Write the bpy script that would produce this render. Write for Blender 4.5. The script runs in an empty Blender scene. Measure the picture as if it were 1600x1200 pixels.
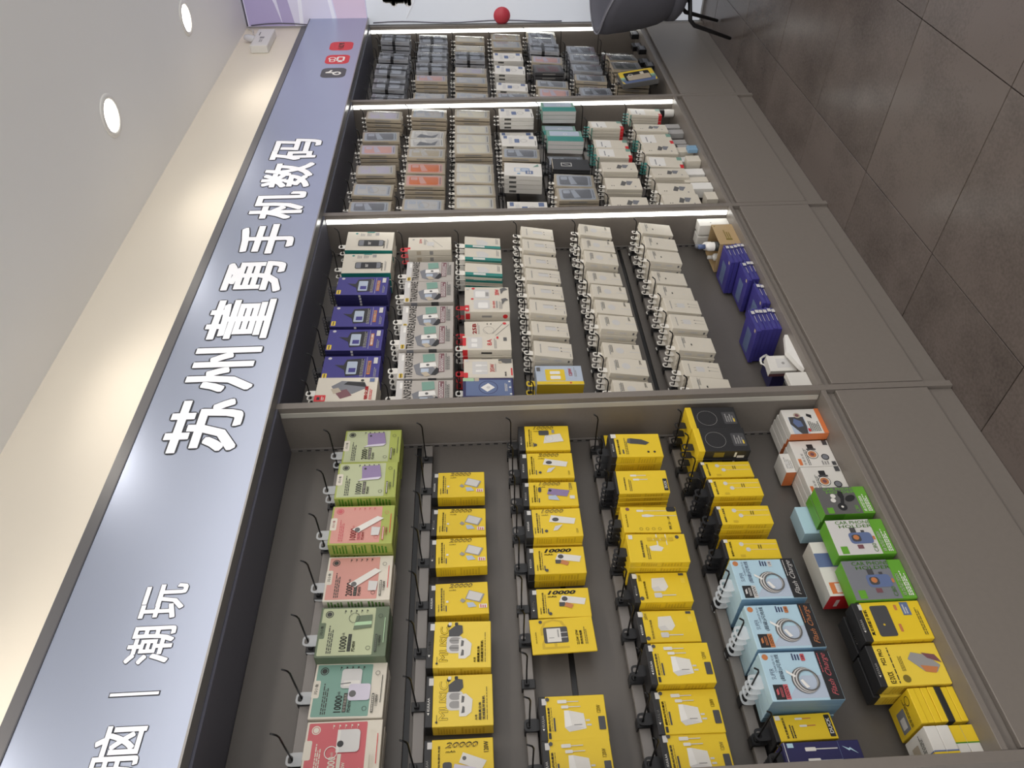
import bpy, math, random
from mathutils import Matrix, Vector, Euler
rnd = random.Random(7)
SC = bpy.context.scene
COL = SC.collection

# ------------------------------------------------------------------ camera (phone held sideways: the picture is rolled by 90 degrees)
H_CAM = 1.63
def cam_axes(yaw, pitch, roll):
    cy, sy, cp, sp = math.cos(yaw), math.sin(yaw), math.cos(pitch), math.sin(pitch)
    f = Vector((sy*cp, cy*cp, sp)); r = Vector((cy, -sy, 0)); u = r.cross(f)
    c, s = math.cos(roll), math.sin(roll)
    return c*r + s*u, -s*r + c*u, f
R_, U_, F_ = cam_axes(math.radians(45.759), math.radians(-2.333), math.radians(-1.9706))
cd = bpy.data.cameras.new('camera'); cam = bpy.data.objects.new('camera', cd); COL.objects.link(cam)
cd.sensor_fit = 'HORIZONTAL'; cd.sensor_width = 36; cd.lens = 1154.95/1600*36; cd.clip_start = .02
m = Matrix.Identity(4)
for i in range(3):
    m[i][0] = -U_[i]; m[i][1] = R_[i]; m[i][2] = -F_[i]
m[2][3] = H_CAM
cam.matrix_world = m
SC.camera = cam
SC.view_settings.view_transform = 'Standard'; SC.view_settings.look = 'None'
SC.view_settings.gamma = 1; SC.view_settings.use_curve_mapping = False
SC.view_settings.exposure = -0.08
w = bpy.data.worlds.new('world'); SC.world = w; w.use_nodes = True
w.node_tree.nodes['Background'].inputs[0].default_value = (1, .99, .985, 1)
w.node_tree.nodes['Background'].inputs[1].default_value = 1.62

# ------------------------------------------------------------------ materials
def lin(c):
    o = []
    for v in c[:3]:
        v /= 255
        o.append(v/12.92 if v <= .04045 else ((v+.055)/1.055)**2.4)
    return (*o, 1)
MATS = {}
def M(name, rgb, rough=.5, metal=0, coat=0, emit=0, noise=None, bump=None, alpha=None, trans=0, spec=.5):
    if name in MATS: return MATS[name]
    mt = bpy.data.materials.new(name); mt.use_nodes = True
    nt = mt.node_tree; b = nt.nodes['Principled BSDF']; c = lin(rgb)
    b.inputs['Base Color'].default_value = c; b.inputs['Roughness'].default_value = rough
    b.inputs['Metallic'].default_value = metal; b.inputs['Coat Weight'].default_value = coat
    b.inputs['Coat Roughness'].default_value = .12
    b.inputs['Specular IOR Level'].default_value = spec
    if trans: b.inputs['Transmission Weight'].default_value = trans; b.inputs['IOR'].default_value = 1.2
    if alpha is not None: b.inputs['Alpha'].default_value = alpha
    if emit:
        b.inputs['Emission Color'].default_value = c; b.inputs['Emission Strength'].default_value = emit
    if noise or bump:
        tc = nt.nodes.new('ShaderNodeTexCoord'); nz = nt.nodes.new('ShaderNodeTexNoise')
        nz.inputs['Scale'].default_value = (noise or bump)[0]; nz.inputs['Detail'].default_value = 5
        nt.links.new(tc.outputs['Object'], nz.inputs['Vector'])
        if noise:
            mx = nt.nodes.new('ShaderNodeMix'); mx.data_type = 'RGBA'
            k = noise[1]
            mx.inputs[6].default_value = (c[0]*(1-k), c[1]*(1-k), c[2]*(1-k), 1)
            mx.inputs[7].default_value = (min(1, c[0]*(1+k)), min(1, c[1]*(1+k)), min(1, c[2]*(1+k)), 1)
            nt.links.new(nz.outputs['Fac'], mx.inputs[0]); nt.links.new(mx.outputs[2], b.inputs['Base Color'])
        if bump:
            bp = nt.nodes.new('ShaderNodeBump'); bp.inputs['Strength'].default_value = bump[1]; bp.inputs['Distance'].default_value = .002
            nt.links.new(nz.outputs['Fac'], bp.inputs['Height']); nt.links.new(bp.outputs[0], b.inputs['Normal'])
    MATS[name] = mt
    return mt
PAL = {}
def P(name, rgb, **k):      # printed inks and card: semi-gloss
    k.setdefault('rough', .45); PAL[name] = M('card_'+name, rgb, **k)
    return PAL[name]

# ------------------------------------------------------------------ mesh builder
class MB:
    def __init__(s): s.v = []; s.f = []; s.mi = []; s.m = []
    def slot(s, mat):
        if mat not in s.m: s.m.append(mat)
        return s.m.index(mat)
    def add(s, vs, fs, mat):
        b = len(s.v); s.v += [tuple(x) for x in vs]; k = s.slot(mat)
        for f in fs: s.f.append(tuple(b+i for i in f)); s.mi.append(k)
        return s
    def box(s, x0, x1, y0, y1, z0, z1, mat):
        v = [(x, y, z) for x in (x0, x1) for y in (y0, y1) for z in (z0, z1)]
        return s.add(v, [(0,1,3,2),(4,6,7,5),(0,4,5,1),(2,3,7,6),(0,2,6,4),(1,5,7,3)], mat)
    def cbox(s, x0, x1, y0, y1, z0, z1, mat, c=.001):      # chamfered box
        X, Y, Z = (x0, x1), (y0, y1), (z0, z1); v = []; idx = {}
        for i in (0, 1):
            for j in (0, 1):
                for k in (0, 1):
                    dx, dy, dz = (c if i == 0 else -c), (c if j == 0 else -c), (c if k == 0 else -c)
                    for a, p in enumerate(((X[i], Y[j]+dy, Z[k]+dz), (X[i]+dx, Y[j], Z[k]+dz), (X[i]+dx, Y[j]+dy, Z[k]))):
                        idx[(i,j,k,a)] = len(v); v.append(p)
        g = lambda i,j,k,a: idx[(i,j,k,a)]
        f = []
        f.append((g(0,0,0,0), g(0,0,1,0), g(0,1,1,0), g(0,1,0,0))); f.append((g(1,0,0,0), g(1,1,0,0), g(1,1,1,0), g(1,0,1,0)))
        f.append((g(0,0,0,1), g(1,0,0,1), g(1,0,1,1), g(0,0,1,1))); f.append((g(0,1,0,1), g(0,1,1,1), g(1,1,1,1), g(1,1,0,1)))
        f.append((g(0,0,0,2), g(0,1,0,2), g(1,1,0,2), g(1,0,0,2))); f.append((g(0,0,1,2), g(1,0,1,2), g(1,1,1,2), g(0,1,1,2)))
        for j in (0,1):
            for k in (0,1): f.append((g(0,j,k,1), g(1,j,k,1), g(1,j,k,2), g(0,j,k,2)))
        for i in (0,1):
            for k in (0,1): f.append((g(i,0,k,0), g(i,1,k,0), g(i,1,k,2), g(i,0,k,2)))
        for i in (0,1):
            for j in (0,1): f.append((g(i,j,0,0), g(i,j,1,0), g(i,j,1,1), g(i,j,0,1)))
        for i in (0,1):
            for j in (0,1):
                for k in (0,1): f.append((g(i,j,k,0), g(i,j,k,1), g(i,j,k,2)))
        return s.add(v, f, mat)
    def prism(s, pts, vec, mat):       # polygon (3D points) extruded by vec
        n = len(pts); vec = Vector(vec); a = [Vector(p) for p in pts]; b = [p+vec for p in a]
        f = [tuple(range(n)), tuple(range(2*n-1, n-1, -1))] + [(i, (i+1) % n, n+(i+1) % n, n+i) for i in range(n)]
        return s.add(a+b, f, mat)
    def ring(s, outer, inner, vec, mat):   # closed outline with a hole, extruded
        n = len(outer); vec = Vector(vec); A = [Vector(p) for p in outer]; B = [Vector(p) for p in inner]
        v = A+B+[p+vec for p in A]+[p+vec for p in B]; f = []
        for i in range(n):
            j = (i+1) % n
            f += [(i, j, n+j, n+i), (2*n+i, 3*n+i, 3*n+j, 2*n+j), (i, 2*n+i, 2*n+j, j), (n+i, n+j, 3*n+j, 3*n+i)]
        return s.add(v, f, mat)
    def tube(s, pts, r, mat, n=6, closed=False):
        pts = [Vector(p) for p in pts]; v = []; f = []; m_ = len(pts)
        for i, p in enumerate(pts):
            d = (pts[(i+1) % m_]-pts[i-1]) if closed else (pts[min(i+1, m_-1)]-pts[max(i-1, 0)])
            d.normalize(); a = d.cross(Vector((0, 0, 1)))
            if a.length < .1: a = d.cross(Vector((1, 0, 0)))
            a.normalize(); b = d.cross(a); rr = r[i] if isinstance(r, (list, tuple)) else r
            for k in range(n):
                t = 2*math.pi*k/n; v.append(p+a*math.cos(t)*rr+b*math.sin(t)*rr)
        for i in range(m_ if closed else m_-1):
            j = (i+1) % m_
            for k in range(n): f.append((i*n+k, i*n+(k+1) % n, j*n+(k+1) % n, j*n+k))
        if not closed: f += [tuple(range(n-1, -1, -1)), tuple(range((m_-1)*n, m_*n))]
        return s.add(v, f, mat)
    def lathe(s, prof, mat, n=20, o=(0, 0, 0), axis='z', cap=True):
        v = []; f = []
        for r, z in prof:
            for k in range(n):
                t = 2*math.pi*k/n; p = (r*math.cos(t), r*math.sin(t), z)
                if axis == 'y': p = (p[0], p[2], p[1])
                v.append((p[0]+o[0], p[1]+o[1], p[2]+o[2]))
        for i in range(len(prof)-1):
            for k in range(n): f.append((i*n+k, i*n+(k+1) % n, (i+1)*n+(k+1) % n, (i+1)*n+k))
        if cap: f += [tuple(range(n-1, -1, -1)), tuple(range((len(prof)-1)*n, len(prof)*n))]
        return s.add(v, f, mat)
    def mesh(s, name, smooth=False):
        me = bpy.data.meshes.new(name); me.from_pydata(s.v, [], s.f)
        for x in s.m: me.materials.append(x)
        me.polygons.foreach_set('material_index', s.mi)
        if smooth: me.polygons.foreach_set('use_smooth', [True]*len(s.f))
        me.update(); return me
    def build(s, name, parent=None, loc=None, smooth=False):
        return link(name, s.mesh(name, smooth), parent, loc)
def link(name, me, parent=None, loc=None, rot=None):
    o = bpy.data.objects.new(name, me); COL.objects.link(o)
    if parent is not None: o.parent = parent
    if loc is not None: o.location = loc
    if rot is not None: o.rotation_euler = rot
    return o
def tag(o, label=None, cat=None, group=None, kind=None):
    if label: o['label'] = label
    if cat: o['category'] = cat
    if group: o['group'] = group
    if kind: o['kind'] = kind
    return o

# ------------------------------------------------------------------ lettering -> outlines (built-in font)
TXT = {}
def glyphs(text, off=0., shear=0.):
    if off > 0: return bold(text, off, shear)
    key = (text, off, shear)
    if key in TXT: return TXT[key]
    fc = bpy.data.curves.new('lettering', 'FONT'); fc.body = text; fc.size = 1; fc.offset = off; fc.shear = shear; fc.resolution_u = 2
    o = bpy.data.objects.new('lettering', fc); COL.objects.link(o)
    bpy.context.view_layer.update()
    dg = bpy.context.evaluated_depsgraph_get(); e = o.evaluated_get(dg); me = e.to_mesh()
    V = [(q.co.x, q.co.y) for q in me.vertices]; Fc = [tuple(p.vertices) for p in me.polygons]
    e.to_mesh_clear(); bpy.data.objects.remove(o); bpy.data.curves.remove(fc)
    x0, x1 = min(p[0] for p in V), max(p[0] for p in V); y0, y1 = min(p[1] for p in V), max(p[1] for p in V)
    TXT[key] = ([((x-x0)/(x1-x0), (y-y0)/(y1-y0)) for x, y in V], Fc, (x1-x0)/(y1-y0))
    return TXT[key]

def bold(text, off, shear=0., n=8):
    """thicken strokes: the outline laid down n times around a circle of radius off (in em)"""
    key = (text, off, shear, n)
    if key in TXT: return TXT[key]
    V, Fs, asp = glyphs(text, 0., shear); hh = .86; W = asp*hh; o = off; nv = len(V); VV = []; FF = []
    for k in range(n):
        dx, dy = o*math.cos(2*math.pi*k/n), o*math.sin(2*math.pi*k/n)
        VV += [((x*W+dx+o)/(W+2*o), (y*hh+dy+o)/(hh+2*o)) for x, y in V]; FF += [tuple(i+k*nv for i in f) for f in Fs]
    TXT[key] = (VV, FF, (W+2*o)/(hh+2*o)); return TXT[key]

# ------------------------------------------------------------------ flat print on a face: u left->right, v top->down (0..1)
def do_print(mb, els, fmap, W, Hh, step=.00012):
    """fmap(u, v, lift) -> 3D point; W, Hh real size of the face (for round shapes)."""
    for k, e in enumerate(els):
        lf = step*(k+1)+.0002; t = e[0]; pts = None
        if t == 'r': _, u0, v0, u1, v1, mt = e; pts = [(u0, v1), (u1, v1), (u1, v0), (u0, v0)]
        elif t == 'rr':
            _, u0, v0, u1, v1, rad, mt = e; ru, rv = rad/W, rad/Hh; pts = []
            for cx, cy, a0 in ((u1-ru, v0+rv, 0), (u0+ru, v0+rv, 90), (u0+ru, v1-rv, 180), (u1-ru, v1-rv, 270)):
                for q in range(4):
                    a = math.radians(a0+30*q); pts.append((cx+ru*math.cos(a), cy-rv*math.sin(a)))
        elif t == 'c':
            _, u, v, rad, mt = e; pts = [(u+rad/W*math.cos(a*math.pi/8), v-rad/Hh*math.sin(a*math.pi/8)) for a in range(16)]
        elif t == 'o':      # ring outline
            _, u, v, rad, th, mt = e
            out = [(u+rad/W*math.cos(a*math.pi/10), v-rad/Hh*math.sin(a*math.pi/10)) for a in range(20)]
            inn = [(u+(rad-th)/W*math.cos(a*math.pi/10), v-(rad-th)/Hh*math.sin(a*math.pi/10)) for a in range(20)]
            V = [fmap(a, b, lf) for a, b in out+inn]
            mb.add(V, [(i, (i+1) % 20, 20+(i+1) % 20, 20+i) for i in range(20)], PAL[mt]); continue
        elif t == 'p': _, pts, mt = e
        elif t == 'l':
            _, u0, v0, u1, v1, th, mt = e; dx, dy = (u1-u0)*W, (v1-v0)*Hh; L = math.hypot(dx, dy) or 1
            nx, ny = -dy/L*th/2/W, dx/L*th/2/Hh; pts = [(u0+nx, v0+ny), (u1+nx, v1+ny), (u1-nx, v1-ny), (u0-nx, v0-ny)]
        elif t == 'lines':  # rows of fine print, too small to read
            _, u0, v0, u1, v1, n, mt = e; r2 = random.Random(int(u0*1000+v0*777)); V = []; Fs = []
            for q in range(n):
                va = v0+(v1-v0)*(q+.2)/n; vb = v0+(v1-v0)*(q+.75)/n; u = u0
                end = u1 if q == 0 else u0+(u1-u0)*r2.uniform(.7, 1)
                while u < end:
                    ue = min(end, u+(u1-u0)*r2.uniform(.06, .16)); b = len(V)
                    V += [fmap(u, vb, lf), fmap(ue, vb, lf), fmap(ue, va, lf), fmap(u, va, lf)]; Fs.append((b, b+1, b+2, b+3))
                    u = ue+(u1-u0)*.025
            mb.add(V, Fs, PAL[mt]); continue
        elif t in 'tT':     # t: upright lettering; T: lettering turned to run downwards
            _, txt, u0, v0, u1, v1, mt = e[:7]; off = e[7] if len(e) > 7 else 0; sh = e[8] if len(e) > 8 else 0
            V, Fs, _a = glyphs(txt, off, sh)
            if t == 't': V = [fmap(u0+(u1-u0)*x, v1+(v0-v1)*y, lf) for x, y in V]
            else: V = [fmap(u0+(u1-u0)*y, v0+(v1-v0)*x, lf) for x, y in V]
            mb.add(V, Fs, PAL[mt]); continue
        mb.add([fmap(a, b, lf) for a, b in pts], [tuple(range(len(pts)))], PAL[mt])
    return mb
def oval(u, v, ru, rv, mt, rot=0, n=16):
    c, s_ = math.cos(rot), math.sin(rot)
    return ('p', [(u+ru*math.cos(a*2*math.pi/n)*c-rv*math.sin(a*2*math.pi/n)*s_, v+ru*math.cos(a*2*math.pi/n)*s_+rv*math.sin(a*2*math.pi/n)*c) for a in range(n)], mt)
ORD = ['', 'first', 'second', 'third', 'fourth', 'fifth', 'sixth', 'seventh', 'eighth', 'ninth', 'tenth', 'eleventh', 'twelfth']

# ------------------------------------------------------------------ room lighting: ceiling downlights and added unseen fill panels
CEIL = 3.163
m_white_metal = M('white_enamel', (235, 233, 228), .4)
m_lamp = M('lamp_diffuser', (255, 246, 232), .5, emit=14)
m_fill_panel = M('added_fill_panel', (255, 247, 238), .5, emit=4.2)  # glow of the unseen panels added to brighten the sign and shelves
def spot(x, y, power):
    l = bpy.data.lights.new('downlight_beam', 'SPOT'); l.energy = power; l.spot_size = math.radians(160); l.spot_blend = .7
    l.shadow_soft_size = .07; l.color = (1, .93, .84)
    o = bpy.data.objects.new('downlight_beam', l); COL.objects.link(o); o.location = (x, y, CEIL-.02); return o
mb = MB(); mb.lathe([(.066, .004), (.086, .004), (.09, -.001), (.086, -.006), (.07, -.008), (.066, -.004)], m_white_metal, 32, cap=False); dl_ring = mb.mesh('trim_ring', True)
mb = MB(); mb.lathe([(.068, .002), (.068, -.003)], m_lamp, 32); dl_disc = mb.mesh('diffuser')
def downlight(x, y, label):
    o = tag(link('downlight', None, loc=(x, y, CEIL)), label, 'ceiling light', 'recessed downlights')
    link('trim_ring', dl_ring, o); link('diffuser', dl_disc, o)
    spot(x, y, 13)
for x, lb in ((4.335, 'round recessed downlight farthest along the ceiling'), (3.125, 'round recessed downlight nearer the camera, second from the far end wall'),
              (1.915, 'round recessed downlight overhead beside the nearest cabinet bay'), (.705, 'round recessed downlight above the camera'),
              (-.505, 'round recessed downlight behind the camera')):
    downlight(x, 1.375, lb)
for i, x in enumerate((-.505, .705, 1.915, 3.125, 4.335)):
    mb = MB(); mb.box(-.58, .58, -.28, .28, -.012, 0, m_fill_panel); o = mb.build('added_fill_panel', None, (x, -.5, CEIL-.004))
    tag(o, 'added unseen ceiling fill panel, %s of the row across the aisle' % ('nearest', 'second', 'third', 'fourth', 'farthest')[i], 'ceiling light')

# ------------------------------------------------------------------ room shell
m_ceiling = M('ceiling_paint', (244, 243, 241), .75, noise=(1.5, .03))
m_beige = M('beige_wall_paint', (240, 231, 214), .6, noise=(2, .03), bump=(40, .05))
m_plain = M('grey_wall_paint', (190, 188, 184), .7)
m_cab = M('taupe_laminate', (121, 114, 107), .42, noise=(60, .06), bump=(220, .06))
m_cabin = M('taupe_back_panel', (97, 92, 87), .45, noise=(50, .05), bump=(220, .05))
m_soffit = M('slate_soffit', (92, 92, 104), .35)
m_black = M('black_plastic', (24, 24, 26), .4)
m_rail = M('grey_rail', (128, 123, 119), .4, metal=.2)
m_strip_off = M('strip_cover_unlit', (182, 178, 168), .35)
m_strip_on = M('strip_cover_lit', (250, 251, 246), .5, emit=4.5)
m_grout = M('floor_grout', (44, 40, 38), .8)
def tile_material():
    mt = M('floor_tile', (100, 91, 85), .27); nt = mt.node_tree; b = nt.nodes['Principled BSDF']
    g = nt.nodes.new('ShaderNodeNewGeometry')
    n1 = nt.nodes.new('ShaderNodeTexNoise'); n1.inputs['Scale'].default_value = 3; n1.inputs['Detail'].default_value = 8; n1.inputs['Roughness'].default_value = .65
    n2 = nt.nodes.new('ShaderNodeTexNoise'); n2.inputs['Scale'].default_value = 90; n2.inputs['Detail'].default_value = 3
    ob = nt.nodes.new('ShaderNodeObjectInfo')
    for n_ in (n1, n2): nt.links.new(g.outputs['Position'], n_.inputs['Vector'])
    ad = nt.nodes.new('ShaderNodeMath'); ad.operation = 'MULTIPLY_ADD'; ad.inputs[1].default_value = .5; nt.links.new(n2.outputs['Fac'], ad.inputs[0]); nt.links.new(n1.outputs['Fac'], ad.inputs[2])
    ad2 = nt.nodes.new('ShaderNodeMath'); ad2.operation = 'MULTIPLY_ADD'; ad2.inputs[1].default_value = .25; nt.links.new(ob.outputs['Random'], ad2.inputs[0]); nt.links.new(ad.outputs[0], ad2.inputs[2])
    cr = nt.nodes.new('ShaderNodeValToRGB'); cr.color_ramp.elements[0].position = .45; cr.color_ramp.elements[1].position = 1.15
    cr.color_ramp.elements[0].color = lin((60, 53, 49)); cr.color_ramp.elements[1].color = lin((98, 89, 84))
    nt.links.new(ad2.outputs[0], cr.inputs[0]); nt.links.new(cr.outputs[0], b.inputs['Base Color'])
    bp = nt.nodes.new('ShaderNodeBump'); bp.inputs['Strength'].default_value = .12; bp.inputs['Distance'].default_value = .002
    nt.links.new(n2.outputs['Fac'], bp.inputs['Height']); nt.links.new(bp.outputs[0], b.inputs['Normal'])
    return mt
m_tile = tile_material()
def struct(name, mb, parent=None, loc=None):
    o = mb.build(name, parent, loc); 
    if parent is None: o['kind'] = 'structure'
    return o
X_END = 5.45
floor = struct('floor', MB().box(-2.6, 5.6, -2.6, 2.06, -.06, -.009, m_grout))
tile_me = MB().cbox(-.2985, .2985, -.2985, .2985, -.009, 0, m_tile, .0015).mesh('tile')
for i in range(-8, 6):
    for j in range(-7, 2):
        if (i*.6+2.447)-.3 > X_END: continue
        link('tile', tile_me, floor, (2.447+.6*i, .31+.6*j+.9, -rnd.uniform(0, .0006)))
struct('ceiling', MB().box(-2.6, 5.6, -2.6, 2.06, CEIL, CEIL+.05, m_ceiling))
struct('wall_back', MB().box(-2.6, 5.6, 1.80, 2.06, 2.335, CEIL, m_beige).box(-2.6, 5.6, 2.02, 2.06, 0, 2.335, m_plain))
struct('wall_right', MB().box(X_END, 5.6, -2.6, 2.02, 0, CEIL, m_plain))
struct('trim_1', MB().cbox(-1, 5.425, 1.782, 1.7995, 2.331, 2.783, M('slate_cornice', (100, 99, 101), .4), .002))

# ------------------------------------------------------------------ the four cabinet bays
EDGE = [.570, 1.775, 2.983, 4.197, 5.410]
BAYNAME = ['nearest', 'second', 'third', 'farthest']
ROWZ = [[2.13, 1.830, 1.538, 1.247, .965], [2.236, 1.958, 1.711, 1.450, 1.187, .909],
        [2.24, 1.99, 1.745, 1.498, 1.252, 1.005, .758], [2.24, 1.99, 1.745, 1.498, 1.252, 1.005, .758]]
ZF = .466      # top of the niche floor
for b in range(4):
    x0, x1 = EDGE[b], EDGE[b+1]; xi = x1-.026
    t = tag(link('display_cabinet', None, loc=(x0, 1.782, 0)), 'taupe laminate wall cabinet unit, %s of four bays in the row' % BAYNAME[b], 'cabinet', 'display cabinet bays')
    def part(name, mb): return mb.build(name, t, (-x0, -1.782, 0))
    part('side_panel', MB().cbox(xi, x1, 1.782, 2.015, 0, 2.329, m_cab))
    if b == 0: part('side_panel', MB().cbox(x0-.026, x0, 1.782, 2.015, 0, 2.329, m_cab))
    part('top_board', MB().cbox(x0+.0005, xi-.0005, 1.783, 2.015, 2.312, 2.329, m_soffit))
    zs = [.4665, .955, 1.405, 1.859, 2.3115]
    for k in range(4):
        part('back_panel', MB().cbox(x0+.0005, xi-.0005, 2.0, 2.012, zs[k]+(.008 if k else 0), zs[k+1]-(.008 if k < 3 else 0), m_cabin))
        if k: part('slot_strip', MB().box(x0+.001, xi-.001, 2.008, 2.013, zs[k]-.0079, zs[k]+.0079, m_black))
    up = MB().box(xi-.006, xi-.0004, 1.984, 1.9995, .467, 2.311, m_rail)
    for q in range(60): up.box(xi-.0065, xi-.0055, 1.989, 1.9945, .5+.03*q, .515+.03*q, m_black)
    part('slotted_upright', up)
    for z in ROWZ[b]:
        part('rail', MB().cbox(x0+.004, xi-.028, 1.965, 1.983, z-.021, z+.009, m_rail, .0015))
        part('rail_bracket', MB().prism([(xi-.029, 1.984, z-.021), (xi-.029, 1.984, z+.009), (xi-.007, 1.995, z+.004), (xi-.007, 1.995, z-.016)], (0, .004, 0), m_rail))
    part('light_strip', MB().cbox(xi-.0035, xi-.0003, 1.804, 1.826, .468, 2.309, m_strip_on if b else m_strip_off, .0008))
    part('niche_floor', MB().cbox(x0+.0005, xi-.0005, 1.782, 2.012, .45, ZF, m_cab))
    part('carcass', MB().box(x0+.001, xi-.001, 1.801, 2.012, .004, .449, m_cab))
    part('door', MB().cbox(x0+.003, xi-.003, 1.782, 1.8, .094, .417, m_cab, .0015))
    part('plinth', MB().box(x0+.001, xi-.001, 1.7965, 1.8005, .001, .088, m_cab))

# ------------------------------------------------------------------ hooks
m_hook = M('black_wire', (22, 22, 24), .35, metal=.3)
HY = 1.965
hook_mb = MB(); hook_mb.tube([(0, .0, 0), (0, -.09, .001), (0, -.168, .001), (0, -.181, .005), (0, -.192, .017)], .0024, m_hook, 6)
hook_me = hook_mb.mesh('hook_wire', True)
clip_me = MB().cbox(-.013, .013, -.006, -.0005, -.024, .013, m_black, .0015).cbox(-.013, .013, -.006, .021, .0095, .0135, m_black).cbox(-.006, .006, -.016, -.006, -.007, .006, m_black).mesh('clip')
def hook(b, row, i, x):
    o = link('display_hook', hook_me, None, (x, HY, ROWZ[b][row]))
    tag(o, 'black wire display hook, %s from top, %s column from sign, %s bay' % (ORD[i+1], ORD[row+1], BAYNAME[b]), 'hook', 'wire hooks in the %s bay' % BAYNAME[b])
    link('clip', clip_me, o)
HOOKS = [
 [[1.64, 1.475, 1.31, 1.152, .99, .843, .69], [1.655, 1.52, 1.378, 1.249, 1.104, .96, .811, .66], [1.663, 1.546, 1.428, 1.315, 1.204, 1.077, .973, .857, .745, .635],
  [1.663, 1.561, 1.43, 1.291, 1.189, 1.086, .977, .854, .74, .635], [1.673, 1.566, 1.469, 1.381, 1.281, 1.181, 1.064, .919, .786, .681, .603]],
 [[2.84, 2.677, 2.493, 2.304, 2.165, 2.015, 1.876], [2.80, 2.60, 2.44, 2.28, 2.135, 1.99, 1.848], [2.80, 2.705, 2.595, 2.39, 2.2, 2.09, 1.98, 1.87],
  [2.855, 2.75, 2.655, 2.535, 2.413, 2.305, 2.195, 2.075, 1.955, 1.835], [2.855, 2.75, 2.655, 2.535, 2.413, 2.305, 2.195, 2.075, 1.955, 1.835],
  [2.855, 2.75, 2.655, 2.535, 2.413, 2.305, 2.195, 2.075, 1.955, 1.835]],
 [[4.06, 3.81, 3.66, 3.45, 3.27, 3.1], [4.1, 3.85, 3.735, 3.60, 3.46, 3.32, 3.1], [4.06, 3.89, 3.77, 3.64, 3.46, 3.34, 3.225, 3.1], [4.03, 3.91, 3.73, 3.6, 3.42, 3.2, 3.06],
  [4.1, 3.985, 3.74, 3.62, 3.45, 3.3, 3.16], [4.06, 3.89, 3.7, 3.59, 3.41, 3.27, 3.08], [4.06, 3.86, 3.73, 3.6, 3.48, 3.35, 3.2, 3.07]],
 [[5.24, 5.16, 4.98, 4.72, 4.52, 4.33], [5.27, 5.1, 4.94, 4.75, 4.6, 4.47, 4.33], [5.26, 5.1, 4.94, 4.7, 4.53, 4.33], [5.26, 5.12, 4.93, 4.7, 4.46, 4.31],
  [5.31, 5.17, 5.03, 4.86, 4.7, 4.5, 4.33], [5.27, 5.03, 4.87, 4.72, 4.57, 4.42, 4.3], [5.2, 5.07, 4.87, 4.71, 4.5, 4.35]]]
for b in range(4):
    for r in range(len(HOOKS[b])):
        for i, x in enumerate(HOOKS[b][r]): hook(b, r, i, x)

# ------------------------------------------------------------------ inks and card stock
for n_, c_ in dict(yel=(229, 196, 40), yel2=(232, 202, 66), gold=(205, 172, 40), blk=(36, 36, 38), char=(70, 70, 72), wht=(220, 217, 210), ash=(178, 172, 165), pack=(160, 162, 168), cream=(214, 207, 192), red=(206, 42, 48), rose=(196, 92, 98),
                   pink=(206, 147, 136), sage=(180, 187, 150), sagedk=(98, 112, 88), lime=(162, 172, 84), teal=(120, 158, 144), mint=(168, 200, 160), ink=(52, 54, 50), grey=(150, 148, 146), lgrey=(205, 203, 200),
                   dgrey=(96, 95, 94), lav=(206, 200, 214), lavdk=(140, 122, 160), blue=(62, 57, 134), navy=(38, 36, 84), indigo=(42, 40, 96), sky=(176, 206, 220), skydk=(126, 162, 190), orange=(212, 118, 66), green=(98, 160, 48), greendk=(72, 132, 30),
                   kraft=(178, 152, 112), tealdk=(40, 132, 124), bluegrey=(96, 112, 150), tan=(184, 172, 152), wine=(120, 78, 84), copper=(192, 122, 74), ltblue=(178, 190, 206), smoke=(120, 122, 128), mark=(120, 105, 40), white2=(232, 230, 225)).items():
    P(n_, c_, noise=(30, .025))
for n_, c_ in dict(lgrey=(208, 206, 204), ltblue=(188, 194, 204), white2=(232, 230, 225), lav=(206, 200, 216), pink=(226, 180, 172), wht=(220, 217, 210), ash=(178, 172, 165), pack=(160, 162, 168), dgrey=(110, 108, 108), orange=(224, 132, 84), tan=(200, 188, 164), smoke=(130, 132, 138), cream=(232, 226, 208), wine=(120, 78, 84), sagedk=(104, 112, 98)).items():
    PAL['g_'+n_] = M('film_over_'+n_, c_, rough=.35, coat=1, noise=(14, .10), bump=(16, .9))
m_film = M('clear_tab', (225, 228, 230), .12, trans=.0, alpha=.45)
M_RING = {'blk': m_black, 'wht': M('white_tab', (228, 225, 217), .4), 'clear': m_film, 'grn': PAL['tealdk'], 'yel': PAL['yel'], 'red': PAL['red']}

def outline(w, h, cz, n=16, e=.6, y=0):
    o = []
    for k in range(n):
        a = 2*math.pi*(k+.5)/n; c, s = math.cos(a), math.sin(a)
        o.append((math.copysign(abs(c)**e, c)*w/2, y, cz+math.copysign(abs(s)**e, s)*h/2))
    return o
def tab_mesh(kind, drop, y, size=.03):
    mb = MB(); top = .013; H = top+drop+.004
    mb.ring(outline(size, H, top-H/2, y=y), outline(size*.56, .013, .0012, e=.8, y=y), (0, .0009, 0), M_RING[kind]); return mb.mesh('hang_tab')
m_wrap = bpy.data.materials.new('clear_wrap'); m_wrap.use_nodes = True
_n = m_wrap.node_tree; _n.nodes.clear(); _o = _n.nodes.new('ShaderNodeOutputMaterial'); _m = _n.nodes.new('ShaderNodeMixShader')
_t = _n.nodes.new('ShaderNodeBsdfTransparent'); _t.inputs[0].default_value = (.97, .975, .98, 1); _g = _n.nodes.new('ShaderNodeBsdfGlossy'); _g.inputs['Roughness'].default_value = .14
_l = _n.nodes.new('ShaderNodeLayerWeight'); _l.inputs[0].default_value = .28
_n.links.new(_l.outputs['Fresnel'], _m.inputs[0]); _n.links.new(_t.outputs[0], _m.inputs[1]); _n.links.new(_g.outputs[0], _m.inputs[2]); _n.links.new(_m.outputs[0], _o.inputs[0])
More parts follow.
